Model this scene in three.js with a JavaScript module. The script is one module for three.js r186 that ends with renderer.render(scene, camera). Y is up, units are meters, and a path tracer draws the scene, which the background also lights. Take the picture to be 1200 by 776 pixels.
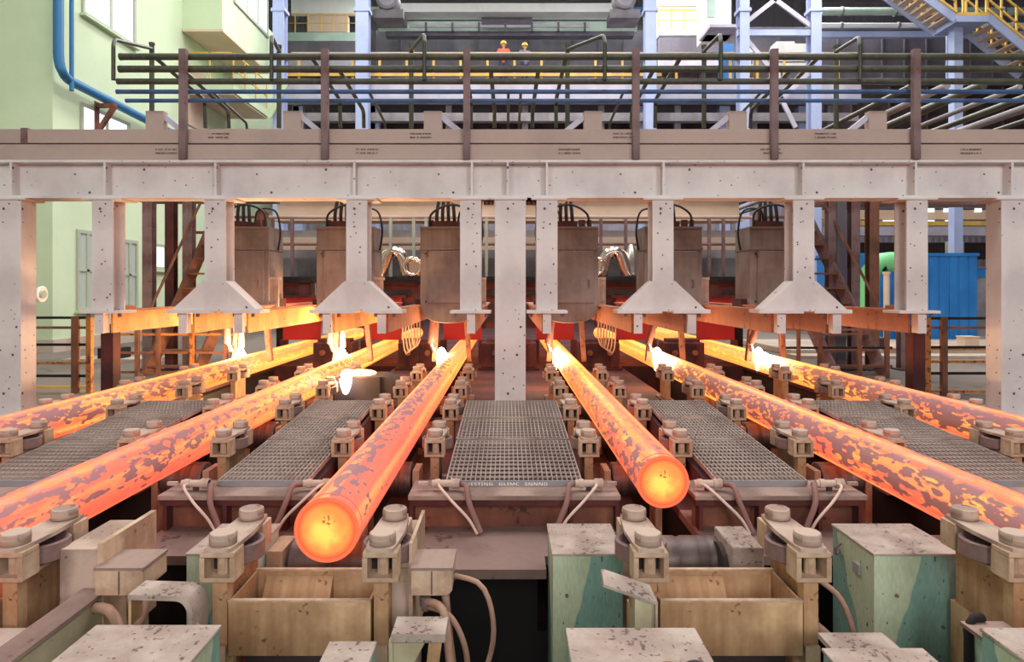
import * as THREE from 'three';
import { mergeGeometries } from 'three/addons/utils/BufferGeometryUtils.js';
import { RoundedBoxGeometry } from 'three/addons/geometries/RoundedBoxGeometry.js';
import { MarchingCubes } from 'three/addons/objects/MarchingCubes.js';
import { RectAreaLightUniformsLib } from 'three/addons/lights/RectAreaLightUniformsLib.js';

// ---------------------------------------------------------------- camera, light, exposure
const F = 800, VX = 594, VY = 340, CAMX = -0.035, CAMY = 1.45;   // focal length and principal point in pixels of the 1200 x 776 frame
const scene = new THREE.Scene();
scene.background = new THREE.Color(0.55, 0.6, 0.66);
const camera = new THREE.PerspectiveCamera(2 * Math.atan(388 / F) * 180 / Math.PI, 1200 / 776, 0.05, 200);
camera.position.set(CAMX, CAMY, 0);
camera.lookAt(CAMX, CAMY, -10);
camera.setViewOffset(1200, 776, 600 - VX, 388 - VY, 1200, 776);
const renderer = new THREE.WebGLRenderer({ antialias: true });
renderer.toneMapping = THREE.LinearToneMapping;
renderer.toneMappingExposure = 1.0;
renderer.shadowMap.enabled = true;
RectAreaLightUniformsLib.init();
const LIGHTS = { lampColor: [1.0, 0.965, 0.95], window: 9, barGlow: 3.0 };
// [x, y, z, width, length, strength] of the hall's luminous roof panels
const ROOF_PANELS = [
  [-6, 15.2, -8, 3, 9, 8], [1, 15.2, -8, 3, 9, 8], [8, 15.2, -8, 3, 9, 8],
  [-5, 15.2, -21, 3, 9, 9], [3, 15.2, -21, 3, 9, 12], [11, 15.2, -21, 3, 9, 13],
  [-3, 18.6, -35, 3, 8, 33], [6, 18.6, -35, 3, 8, 33], [14, 18.6, -35, 3, 8, 33]];
// [x, y, width, height] of the added, unseen fill windows behind the viewer
const REAR_FILL_WINDOWS = [[-8, 7, 4.5, 6, 5], [0, 7, 4.5, 6, 9], [8, 7, 4.5, 6, 13]];
// strands
const STRAND = [-3.94, -2.4, -0.88, 0.88, 2.4, 3.94], BAR_Y = 0.325, BAR_R = 0.15;
const FRAME_Z = 7.38;

// ---------------------------------------------------------------- helpers
let seedState = 12345;
const rnd = () => { seedState = (seedState * 1664525 + 1013904223) >>> 0; return seedState / 4294967296; };
const at = (px, py, z) => [CAMX + (px - VX) * z / F, CAMY - (py - VY) * z / F, -z];   // a pixel of the photograph at its own distance
const names = new Map();
function numbered(n) { const k = names.get(n) ?? 0; names.set(n, k + 1); return k ? n + '_' + String(k).padStart(3, '0') : n; }
function boxUV(g) {       // metres, by the axis the face looks along
  const p = g.attributes.position, n = g.attributes.normal, uv = new Float32Array(p.count * 2);
  for (let i = 0; i < p.count; i++) {
    const ax = Math.abs(n.getX(i)), ay = Math.abs(n.getY(i)), az = Math.abs(n.getZ(i));
    let u, v;
    if (ax >= ay && ax >= az) { u = p.getZ(i); v = p.getY(i); } else if (ay >= az) { u = p.getX(i); v = p.getZ(i); } else { u = p.getX(i); v = p.getY(i); }
    uv[2 * i] = u; uv[2 * i + 1] = v;
  }
  g.setAttribute('uv', new THREE.BufferAttribute(uv, 2));
  return g;
}
const V = (a) => new THREE.Vector3(a[0], a[1], a[2]);
class MB {
  constructor() { this.g = []; }
  add(g, m, keep) {
    if (g.index) g = g.toNonIndexed();
    for (const k of Object.keys(g.attributes)) if (!['position', 'normal', 'uv'].includes(k)) g.deleteAttribute(k);
    if (m) g.applyMatrix4(m);
    if (!keep) boxUV(g);
    this.g.push(g); return this;
  }
  box(x, y, z, w, h, d, rx = 0, ry = 0, rz = 0, bev = 0) {     // centre and size
    const g = bev ? new RoundedBoxGeometry(w, h, d, 2, bev) : new THREE.BoxGeometry(w, h, d);
    return this.add(g, new THREE.Matrix4().compose(new THREE.Vector3(x, y, z), new THREE.Quaternion().setFromEuler(new THREE.Euler(rx, ry, rz)), new THREE.Vector3(1, 1, 1)));
  }
  span(x0, x1, y0, y1, z0, z1, bev = 0) { return this.box((x0 + x1) / 2, (y0 + y1) / 2, (z0 + z1) / 2, Math.abs(x1 - x0), Math.abs(y1 - y0), Math.abs(z1 - z0), 0, 0, 0, bev); }
  bar(a, b, w, h) {       // a square bar from a to b, h measured upright where it can be
    const A = V(a), B = V(b), d = B.clone().sub(A), L = d.length(); d.normalize();
    let up = Math.abs(d.y) > 0.95 ? new THREE.Vector3(0, 0, 1) : new THREE.Vector3(0, 1, 0);
    const s = new THREE.Vector3().crossVectors(up, d).normalize(); up = new THREE.Vector3().crossVectors(d, s);
    const g = new THREE.BoxGeometry(w, h, L); boxUV(g);
    return this.add(g, new THREE.Matrix4().makeBasis(s, up, d).setPosition(A.add(B).multiplyScalar(0.5)), true);
  }
  cyl(x, y, z, r, h, axis = 'y', seg = 20, r2 = r) {
    const g = new THREE.CylinderGeometry(r2, r, h, seg);
    if (axis === 'x') g.rotateZ(-Math.PI / 2); if (axis === 'z') g.rotateX(Math.PI / 2);
    return this.add(g.toNonIndexed(), new THREE.Matrix4().makeTranslation(x, y, z));
  }
  lathe(x, y, z, pts, seg = 24, axis = 'y') {
    const g = new THREE.LatheGeometry(pts.map((p) => new THREE.Vector2(p[0], p[1])), seg);
    if (axis === 'x') g.rotateZ(-Math.PI / 2); if (axis === 'z') g.rotateX(Math.PI / 2);
    return this.add(g, new THREE.Matrix4().makeTranslation(x, y, z));
  }
  pipe(a, b, r, seg = 12) {
    const A = V(a), d = V(b).sub(A), L = d.length(), g = new THREE.CylinderGeometry(r, r, L, seg);
    return this.add(g, new THREE.Matrix4().compose(A.clone().addScaledVector(d, 0.5), new THREE.Quaternion().setFromUnitVectors(new THREE.Vector3(0, 1, 0), d.normalize()), new THREE.Vector3(1, 1, 1)));
  }
  tube(pts, r, seg = 8, n = 24) {
    return this.add(new THREE.TubeGeometry(new THREE.CatmullRomCurve3(pts.map(V), false, 'centripetal'), n, r, seg, false));
  }
  run(pts, r, bend = 0.12, seg = 10) {     // straight pipe with rounded bends
    const c = new THREE.CurvePath(), P = pts.map(V); let last = P[0];
    for (let i = 1; i < P.length - 1; i++) {
      const b = Math.min(bend, P[i].distanceTo(P[i - 1]) * 0.45, P[i].distanceTo(P[i + 1]) * 0.45);
      const p0 = P[i].clone().add(P[i - 1].clone().sub(P[i]).setLength(b)), p1 = P[i].clone().add(P[i + 1].clone().sub(P[i]).setLength(b));
      c.add(new THREE.LineCurve3(last, p0)); c.add(new THREE.QuadraticBezierCurve3(p0, P[i], p1)); last = p1;
    }
    c.add(new THREE.LineCurve3(last, P[P.length - 1]));
    const fr = []; for (const k of c.curves) { const n = k.isLineCurve3 ? 1 : 5; for (let i = 0; i < n; i++) fr.push(k.getPoint(i / n)); } fr.push(P[P.length - 1]);
    const poly = new THREE.CurvePath(); for (let i = 1; i < fr.length; i++) poly.add(new THREE.LineCurve3(fr[i - 1], fr[i]));
    const curve = new (class extends THREE.Curve { getPoint(t) { const x = Math.min(t * (fr.length - 1), fr.length - 1 - 1e-6), i = Math.floor(x); return fr[i].clone().lerp(fr[i + 1], x - i); } getPointAt(t) { return this.getPoint(t); } })();
    return this.add(new THREE.TubeGeometry(curve, fr.length - 1, r, seg, false));
  }
  prism(pts, z0, z1, m) {  // outline in x, y pushed from z0 to z1
    const s = new THREE.Shape(pts.map((p) => new THREE.Vector2(p[0], p[1])));
    const g = new THREE.ExtrudeGeometry(s, { depth: Math.abs(z1 - z0), bevelEnabled: false }); g.translate(0, 0, Math.min(z0, z1));
    return this.add(g, m);
  }
  side(pts, x0, x1) {      // outline in z, y pushed from x0 to x1
    const s = new THREE.Shape(pts.map((p) => new THREE.Vector2(-p[0], p[1])));
    const g = new THREE.ExtrudeGeometry(s, { depth: Math.abs(x1 - x0), bevelEnabled: false }); g.rotateY(Math.PI / 2); g.translate(Math.min(x0, x1), 0, 0);
    return this.add(g);
  }
  plate(a, b, c, d, t) {   // four-cornered plate of thickness t
    const P = [a, b, c, d].map(V), n = P[1].clone().sub(P[0]).cross(P[3].clone().sub(P[0])).setLength(t / 2);
    const q = [...P.map((p) => p.clone().add(n)), ...P.map((p) => p.clone().sub(n))], idx = [0, 1, 2, 0, 2, 3, 4, 6, 5, 4, 7, 6];
    for (let i = 0; i < 4; i++) { const j = (i + 1) % 4; idx.push(i, i + 4, j + 4, i, j + 4, j); }
    const pos = []; for (const i of idx) pos.push(q[i].x, q[i].y, q[i].z);
    const g = new THREE.BufferGeometry(); g.setAttribute('position', new THREE.Float32BufferAttribute(pos, 3)); g.computeVertexNormals();
    return this.add(g);
  }
  build(name, mat, parent) {
    const g = this.g.length === 1 ? this.g[0] : mergeGeometries(this.g, false);
    const m = new THREE.Mesh(g, mat); m.castShadow = m.receiveShadow = true;
    m.name = parent ? name : numbered(name);
    if (parent) { const same = parent.children.filter((c) => c.name === name || c.name.startsWith(name + '_0')).length; if (same) m.name = name + '_' + String(same).padStart(3, '0'); }
    (parent ?? scene).add(m); return m;
  }
}
const mb = () => new MB();
function tag(o, label, category, group, kind) { o.userData = { label, category }; if (group) o.userData.group = group; if (kind) o.userData.kind = kind; return o; }
function thing(name, label, category, pos = [0, 0, 0], group) {
  const o = new THREE.Group(); o.name = numbered(name); o.position.set(...pos); scene.add(o); return tag(o, label, category, group);
}
function struct(m, name, mat, label) { const o = m.build(name, mat); o.userData = { kind: 'structure', label }; return o; }
function copy(src, label, pos, rotY = 0) { const c = src.clone(); c.name = numbered(src.name.replace(/_\d+$/, '')); c.userData = { ...src.userData, label }; c.position.set(...pos); c.rotation.y = rotY; scene.add(c); return c; }
const ORD = ['first', 'second', 'third', 'fourth', 'fifth', 'sixth', 'seventh', 'eighth', 'ninth', 'tenth', 'eleventh', 'twelfth'];

// ---------------------------------------------------------------- materials
const hash = (x, y, s) => { let h = Math.imul(x, 374761393) ^ Math.imul(y, 668265263) ^ Math.imul(s, 2147483647 ^ 0x5bd1e995); h = Math.imul(h ^ (h >>> 13), 1274126177); return ((h ^ (h >>> 16)) >>> 0) / 4294967296; };
function vnoise(x, y, px, py, s) {
  const xi = Math.floor(x), yi = Math.floor(y); let fx = x - xi, fy = y - yi; fx = fx * fx * (3 - 2 * fx); fy = fy * fy * (3 - 2 * fy);
  const x0 = ((xi % px) + px) % px, x1 = (x0 + 1) % px, y0 = ((yi % py) + py) % py, y1 = (y0 + 1) % py;
  const a = hash(x0, y0, s), b = hash(x1, y0, s), c = hash(x0, y1, s), d = hash(x1, y1, s);
  return a + (b - a) * fx + (c - a) * fy + (a - b - c + d) * fx * fy;
}
function fbm(u, v, fx, fy, oct, s) { let t = 0, a = 0.5, n = 0; for (let i = 0; i < oct; i++) { t += a * vnoise(u * fx, v * fy, fx, fy, s + i * 17); n += a; a *= 0.5; fx *= 2; fy *= 2; } return t / n; }
const sstep = (a, b, x) => { x = Math.min(1, Math.max(0, (x - a) / (b - a))); return x * x * (3 - 2 * x); };
const mix3 = (a, b, t) => [a[0] + (b[0] - a[0]) * t, a[1] + (b[1] - a[1]) * t, a[2] + (b[2] - a[2]) * t];
function dataTex(w, h, fn, srgb = true) {
  const d = new Uint8Array(w * h * 4);
  for (let y = 0; y < h; y++) for (let x = 0; x < w; x++) { const c = fn(x / w, y / h), i = (y * w + x) * 4; d[i] = Math.min(255, Math.max(0, c[0])); d[i + 1] = Math.min(255, Math.max(0, c[1])); d[i + 2] = Math.min(255, Math.max(0, c[2])); d[i + 3] = 255; }
  const t = new THREE.DataTexture(d, w, h, THREE.RGBAFormat); t.magFilter = THREE.LinearFilter; t.minFilter = THREE.LinearFilter; t.wrapS = t.wrapT = THREE.RepeatWrapping;
  if (srgb) t.colorSpace = THREE.SRGBColorSpace; t.needsUpdate = true; return t;
}
// a worn painted or rusty surface: two tones clouded into each other, streaks, specks of rust
function worn({ a, b, speck = null, speckAt = 0.8, streak = 0.25, cloud = 4, tile = 2, size = 384, rough = 0.7, metal = 0, s = 1, bump = 0.002, contrast = 1, dots = 0, dotColor = [60, 40, 35] }) {
  const dotList = []; let q = s * 7919 + 3; const r = () => { q = (q * 1664525 + 1013904223) >>> 0; return q / 4294967296; };
  for (let i = 0; i < dots; i++) dotList.push([r(), r(), 0.0025 + 0.005 * r() * r()]);
  const map = dataTex(size, size, (u, v) => {
    const n = fbm(u, v, cloud, cloud, 5, s), k = fbm(u, v, 24, 3, 3, s + 50), f = fbm(u, v, 60, 60, 2, s + 90);
    let c = mix3(a, b, Math.min(1, Math.max(0, (sstep(0.3, 0.7, n) * 0.8 + (k - 0.5) * streak * 2 + (f - 0.5) * 0.25) * contrast)));
    if (speck) { const t = fbm(u, v, 30, 30, 3, s + 130); c = mix3(c, speck, sstep(speckAt - 0.06, speckAt + 0.03, t * 0.75 + n * 0.35)); }
    for (const d of dotList) { const dx = u - d[0], dy = v - d[1]; if (dx * dx + dy * dy < d[2] * d[2]) c = mix3(c, dotColor, 0.85); }
    return c;
  });
  map.repeat.set(1 / tile, 1 / tile);
  const m = new THREE.MeshStandardMaterial({ map, roughness: rough, metalness: metal });
  if (bump) { m.bumpMap = map; m.bumpScale = bump; }
  return m;
}
const flat = (r, g, b, rough = 0.7, metal = 0) => new THREE.MeshStandardMaterial({ color: new THREE.Color(`rgb(${r},${g},${b})`), roughness: rough, metalness: metal });
const glow = (r, g, b, k) => new THREE.MeshStandardMaterial({ color: 0x000000, emissive: new THREE.Color().setRGB(r, g, b), emissiveIntensity: k, roughness: 1 });
const M = {
  paleSteel: worn({ a: [222, 214, 211], b: [202, 192, 191], speck: [130, 100, 86], speckAt: 0.9, streak: 0.2, tile: 2, size: 1024, s: 3, dots: 110, bump: 0.001, rough: 0.62 }),
  taupe: worn({ a: [178, 156, 146], b: [158, 138, 130], streak: 0.1, tile: 3, s: 5, bump: 0.001, dots: 12 }),
  postSteel: worn({ a: [128, 104, 104], b: [96, 76, 78], speck: [120, 62, 48], speckAt: 0.72, tile: 1, s: 7 }),
  rust: worn({ a: [142, 88, 66], b: [96, 56, 44], speck: [60, 34, 30], speckAt: 0.78, tile: 1.5, s: 9, rough: 0.85 }),
  railRust: worn({ a: [178, 118, 92], b: [150, 94, 74], speck: [110, 64, 50], speckAt: 0.8, tile: 1.5, s: 10, rough: 0.75 }),
  rustGlowTint: worn({ a: [96, 46, 42], b: [54, 26, 26], tile: 1.5, s: 11, rough: 0.9 }),  // rust, with red spill from the glowing bars mixed into its colour
  cabinet: worn({ a: [140, 124, 116], b: [116, 99, 91], speck: [98, 76, 66], speckAt: 0.88, streak: 0.4, tile: 1.2, s: 13, rough: 0.55, metal: 0.1 }),
  cream: worn({ a: [208, 182, 154], b: [162, 130, 106], speck: [136, 104, 84], speckAt: 0.87, tile: 0.7, s: 15, rough: 0.85, bump: 0.002 }),
  creamDusty: worn({ a: [194, 170, 154], b: [148, 122, 110], speck: [118, 92, 82], speckAt: 0.85, tile: 0.8, s: 17, rough: 0.95, bump: 0.003 }),
  tan: worn({ a: [206, 170, 130], b: [158, 118, 84], speck: [112, 76, 52], speckAt: 0.86, streak: 0.5, tile: 0.9, s: 19, rough: 0.8 }),
  dust: worn({ a: [188, 172, 160], b: [150, 130, 120], speck: [104, 88, 80], speckAt: 0.77, streak: 0.05, tile: 0.5, s: 21, rough: 0.97, bump: 0.004, cloud: 3 }),
  plateDust: worn({ a: [162, 138, 126], b: [122, 98, 90], speck: [104, 80, 70], speckAt: 0.84, tile: 1.1, s: 23, rough: 0.92, bump: 0.003 }),
  grating: worn({ a: [178, 160, 150], b: [142, 124, 116], tile: 0.8, s: 25, rough: 0.7, bump: 0 }),
  roller: worn({ a: [112, 96, 92], b: [76, 62, 60], streak: 0.5, tile: 0.6, s: 27, rough: 0.5, metal: 0.5 }),
  wheel: worn({ a: [150, 122, 118], b: [112, 88, 86], tile: 0.4, s: 28, rough: 0.6, metal: 0.3 }),
  olive: worn({ a: [190, 180, 148], b: [164, 152, 124], speck: [110, 116, 90], speckAt: 0.86, tile: 0.9, s: 29, rough: 0.8 }),
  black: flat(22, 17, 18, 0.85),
  dark: worn({ a: [70, 54, 52], b: [42, 32, 32], tile: 2, s: 31, rough: 0.9 }),
  floor: worn({ a: [122, 112, 102], b: [100, 90, 82], speck: [76, 66, 60], speckAt: 0.8, tile: 5, size: 512, s: 33, streak: 0.05, rough: 0.85, bump: 0.004, cloud: 3 }),
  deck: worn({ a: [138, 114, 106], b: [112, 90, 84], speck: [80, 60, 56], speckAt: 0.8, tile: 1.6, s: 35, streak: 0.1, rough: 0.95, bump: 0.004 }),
  trench: worn({ a: [88, 36, 34], b: [48, 22, 22], tile: 1.6, s: 37, rough: 0.95, bump: 0.006 }),  // rusty floor, the maroon shade near the bars worked into its colour
  greenWall: worn({ a: [204, 222, 188], b: [192, 210, 176], streak: 0.06, tile: 7, s: 39, bump: 0, rough: 0.9 }),
  greenTrim: flat(186, 206, 172, 0.8),
  backWall: worn({ a: [140, 136, 146], b: [120, 116, 126], streak: 0.5, tile: 6, s: 41, bump: 0 }),
  ceiling: flat(150, 150, 152, 0.9),
  blueSteel: worn({ a: [166, 178, 212], b: [146, 160, 198], tile: 3, s: 43, bump: 0, streak: 0.1 }),
  lilac: worn({ a: [190, 186, 200], b: [168, 164, 178], tile: 3, s: 45, bump: 0, streak: 0.15 }),
  greyPaint: worn({ a: [150, 146, 150], b: [120, 114, 118], tile: 2.5, s: 46, bump: 0 }),
  slate: worn({ a: [112, 108, 118], b: [92, 88, 98], tile: 4, s: 47, bump: 0, streak: 0.3 }),
  greenPipe: worn({ a: [78, 80, 62], b: [54, 56, 42], speck: [80, 70, 58], speckAt: 0.75, tile: 1, s: 49, rough: 0.5, bump: 0.0005 }),
  bluePipe: worn({ a: [58, 92, 138], b: [44, 72, 112], tile: 1, s: 51, rough: 0.5, bump: 0 }),
  bluePaint: flat(44, 110, 158, 0.45),
  yellow: worn({ a: [226, 188, 96], b: [206, 162, 78], tile: 1.5, s: 53, bump: 0 }),
  orangePaint: worn({ a: [202, 134, 60], b: [164, 100, 48], speck: [100, 60, 40], speckAt: 0.75, tile: 1, s: 55 }),
  railBrown: worn({ a: [128, 84, 62], b: [92, 58, 46], tile: 1, s: 57 }),
  white: worn({ a: [236, 238, 236], b: [220, 224, 222], tile: 3, s: 59, bump: 0 }),
  railFlameLit: worn({ a: [224, 166, 92], b: [196, 134, 72], speck: [140, 86, 56], speckAt: 0.84, tile: 1.5, s: 12, rough: 0.7 }),  // rail rust recoloured with the yellow light of the cutting flames
  beige: worn({ a: [214, 192, 170], b: [196, 172, 150], tile: 4, s: 61, streak: 0.1, bump: 0.001 }),
  mint: worn({ a: [190, 212, 196], b: [168, 192, 178], tile: 3, s: 63, bump: 0 }),
  blueShed: worn({ a: [46, 128, 200], b: [36, 112, 184], tile: 2.5, s: 65, bump: 0, rough: 0.5, streak: 0.4 }),
  duct: flat(120, 205, 140, 0.45),
  shiny: flat(230, 215, 205, 0.22, 0.95),
  hose: worn({ a: [172, 136, 116], b: [138, 102, 88], tile: 0.4, s: 67, rough: 0.8 }),
  hoseDark: flat(46, 36, 36, 0.6),
  hoseRed: flat(140, 102, 96, 0.75),
  hosePale: flat(214, 190, 176, 0.7),
  shield: flat(158, 28, 26, 0.8),  // red of the bar glow painted in as surface colour
  skin: flat(200, 150, 120, 0.6), helmet: flat(240, 190, 50, 0.4), shirtOrange: flat(214, 110, 84, 0.9), shirtGrey: flat(120, 120, 140, 0.9), trousers: flat(60, 66, 90, 0.9),
  windowGlow: new THREE.MeshStandardMaterial({ color: 0x222222, emissive: new THREE.Color().setRGB(0.86, 0.95, 1), emissiveIntensity: 1.6, roughness: 0.3 }),
  frameMetal: flat(170, 176, 160, 0.6), paneDim: flat(176, 190, 178, 0.25),
  concrete: worn({ a: [190, 174, 156], b: [160, 142, 126], tile: 3, s: 69, bump: 0.002 }),
};
// machine tanks: teal paint under a pale over-spray that has its own outline, dust on the upper edge
function tankMaterial(s, side) {
  const map = dataTex(512, 512, (u, v) => {
    const n = fbm(u, v, 5, 5, 5, s), f = fbm(u, v, 40, 40, 2, s + 9);
    const teal = mix3([136, 172, 158], [116, 154, 142], n), pale = mix3([190, 200, 168], [176, 190, 160], n);
    const edge = 0.03 + 0.5 * Math.exp(-Math.pow((1 - v) * 2.6, 1.4)) + 0.16 * (n - 0.5);   // u = 0 at the outer corner
    let c = mix3(teal, pale, sstep(-0.012, 0.012, side ? edge * 1.6 - u : edge - u));
    const scr = fbm(u, v, 20, 30, 3, s + 40); c = mix3(c, [80, 84, 76], sstep(0.8, 0.83, scr));
    return [c[0] + (f - 0.5) * 22, c[1] + (f - 0.5) * 22, c[2] + (f - 0.5) * 20];
  });
  map.wrapS = map.wrapT = THREE.ClampToEdgeWrapping;
  return new THREE.MeshStandardMaterial({ map, roughness: 0.6 });
}
const tankA = tankMaterial(71, false), tankB = tankMaterial(77, true);
// small stamped print
function print(lines, w, h, color, size, bg, seed) {
  const c = document.createElement('canvas'); c.width = w; c.height = h; const x = c.getContext('2d');
  if (bg) { x.fillStyle = bg; x.fillRect(0, 0, w, h); } else x.clearRect(0, 0, w, h);
  x.fillStyle = color; x.font = `bold ${size}px sans-serif`; x.textBaseline = 'middle';
  lines.forEach((t, i) => x.fillText(t, 4, h * (i + 0.5) / lines.length, w - 8));
  const t = new THREE.CanvasTexture(c); t.colorSpace = THREE.SRGBColorSpace; return t;
}
function illegible(seed) {      // two lines of stamped characters too small to read in the photograph
  const w = 256, h = 64, c = document.createElement('canvas'); c.width = w; c.height = h; const x = c.getContext('2d'); x.fillStyle = 'rgb(60,42,36)';
  let q = seed; const r = () => { q = (q * 1664525 + 1013904223) >>> 0; return q / 4294967296; };
  for (const y of [8, 42]) for (let p = 4; p < 240;) { const k = 5 + r() * 7; if (r() > 0.12) { x.fillRect(p, y + r() * 4, k, 4); x.fillRect(p + r() * k, y, 4, 14); x.fillRect(p, y + 10, k * r(), 4); } p += k + 4; }
  const t = new THREE.CanvasTexture(c); t.colorSpace = THREE.SRGBColorSpace; return t;
}
function decal(parent, name, tex, x, y, z, w, h, rx = 0, ry = 0) {
  const m = new THREE.Mesh(new THREE.PlaneGeometry(w, h), new THREE.MeshStandardMaterial({ map: tex, transparent: true, roughness: 0.8 }));
  m.name = name; const same = parent.children.filter((c) => c.name.startsWith(name)).length; if (same) m.name = name + '_' + String(same).padStart(3, '0');
  m.position.set(x, y, z); m.rotation.set(rx, ry, 0); m.receiveShadow = true; parent.add(m); return m;
}

// ---------------------------------------------------------------- the hall
const HX0 = -17, HX1 = 34, HZ0 = 12, HZ1 = -44, HY = 20;      // z: +12 behind the camera, -44 far end
struct(mb().span(HX0, -4.75, -0.3, 0, HZ0, HZ1).span(4.75, HX1, -0.3, 0, HZ0, HZ1).span(-4.75, 4.75, -0.3, 0, HZ0, 1.5), 'floor', M.floor, 'dusty concrete floor of the hall');
struct(mb().span(-4.75, 4.75, -0.3, 0, -13, HZ1), 'floor', M.trench, 'rusty, glow-tinted floor beneath the straightening machines');
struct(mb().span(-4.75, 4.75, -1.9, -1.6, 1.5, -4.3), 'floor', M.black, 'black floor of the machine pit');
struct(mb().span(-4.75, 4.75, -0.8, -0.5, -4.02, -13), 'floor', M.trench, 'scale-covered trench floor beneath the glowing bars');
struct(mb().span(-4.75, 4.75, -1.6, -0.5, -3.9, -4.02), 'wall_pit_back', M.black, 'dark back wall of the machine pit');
struct(mb().span(-4.75, 4.75, -0.8, -0.3, -13, -13.15), 'wall_trench_end', M.trench, 'rusty, glow-tinted end wall of the bar trenches');
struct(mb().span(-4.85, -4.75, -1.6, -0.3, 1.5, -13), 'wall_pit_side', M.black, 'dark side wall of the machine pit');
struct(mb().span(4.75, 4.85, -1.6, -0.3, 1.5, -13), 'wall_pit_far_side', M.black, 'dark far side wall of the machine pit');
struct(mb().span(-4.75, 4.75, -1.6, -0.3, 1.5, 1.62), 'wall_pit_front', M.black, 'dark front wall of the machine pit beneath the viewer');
const DECKS = [[-4.72, -4.45, 3.72], [-3.45, -2.84, 3.72], [-2.12, -1.1, 3.72], [-0.66, 0.17, 3.54], [0.17, 0.66, 3.72], [1.1, 2.12, 3.72], [2.84, 3.45, 3.72], [4.45, 4.72, 3.72]];
DECKS.forEach(([a, b, f]) => {
  struct(mb().span(a, b, -0.05, 0, -f, -4.5), 'floor', M.deck, 'dust-caked deck strip between two bar trenches');
  struct(mb().span(a, b, -0.05, 0, -4.5, -13), 'floor', M.trench, 'rusty, glow-tinted deck strip between two bar trenches');
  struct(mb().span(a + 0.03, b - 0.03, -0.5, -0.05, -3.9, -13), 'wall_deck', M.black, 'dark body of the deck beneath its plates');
});
struct(mb().span(HX0 - 0.3, HX0, 0, HY, HZ0, HZ1), 'wall_left', M.greenWall, 'pale green side wall of the hall');
struct(mb().span(HX1, HX1 + 0.3, 0, HY, HZ0, HZ1), 'wall_right', M.backWall, 'grey clad side wall of the hall');
struct(mb().span(HX0, HX1, 0, HY, HZ0, HZ0 + 0.3), 'wall_behind', M.backWall, 'grey clad end wall behind the viewer');
const bw = mb(); bw.span(HX0, HX1, 0, HY, HZ1, HZ1 - 0.3); for (let i = 0; i < 127; i++) bw.span(HX0 + 0.2 + i * 0.4, HX0 + 0.36 + i * 0.4, 0, HY, HZ1, HZ1 + 0.05);
struct(bw, 'wall_back', M.backWall, 'grey ribbed metal end wall of the hall');
struct(mb().span(HX0 - 0.3, HX1 + 0.3, HY, HY + 0.3, HZ0 + 0.3, HZ1 - 0.3), 'ceiling', M.ceiling, 'grey roof of the hall');
REAR_FILL_WINDOWS.forEach(([x, y, w, h, k], i) => {  // added to brighten upright front faces; no such windows in view
  const t = thing('rear_fill_window', `added unseen fill window in the wall behind the viewer, ${ORD[i]} of three`, 'window', [x, y, HZ0 - 0.02], 'added fill windows behind the viewer');
  mb().span(-w / 2, w / 2, -h / 2, h / 2, 0, -0.03).build('glowing_fill_pane', glow(0.95, 0.98, 1, 2), t);
  const f = mb(); for (let k = 0; k <= 4; k++) f.span(-w / 2 + k * w / 4 - 0.05, -w / 2 + k * w / 4 + 0.05, -h / 2, h / 2, 0, -0.09); for (let k = 0; k <= 4; k++) f.span(-w / 2, w / 2, -h / 2 + k * h / 4 - 0.05, -h / 2 + k * h / 4 + 0.05, 0, -0.08); f.build('window_frame', M.frameMetal, t);
  const L = new THREE.RectAreaLight(new THREE.Color().setRGB(1, 0.97, 0.95), k, w, h); L.position.set(x, y, HZ0 - 0.15); scene.add(L);
});
const lampGlow = glow(...LIGHTS.lampColor, 2.2);
ROOF_PANELS.forEach(([x, y, z, w, l, k], i) => {
  const t = thing('roof_light', `long white light panel hung high under the roof, ${ORD[i]} of nine`, 'ceiling light', [x, y, z], 'roof lights');
  mb().span(-w / 2 - 0.08, w / 2 + 0.08, 0.02, 0.2, -l / 2 - 0.08, l / 2 + 0.08).build('housing', M.white, t);
  mb().span(-w / 2, w / 2, -0.02, 0.02, -l / 2, l / 2).build('glowing_diffuser', lampGlow, t);
  mb().pipe([0, 0.2, -l / 3], [0, HY - y, -l / 3], 0.02).pipe([0, 0.2, l / 3], [0, HY - y, l / 3], 0.02).build('hanger', M.greyPaint, t);
  const L = new THREE.RectAreaLight(new THREE.Color().setRGB(...LIGHTS.lampColor), k, w, l); L.position.set(x, y - 0.06, z); L.rotation.x = -Math.PI / 2; scene.add(L);
});

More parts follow.
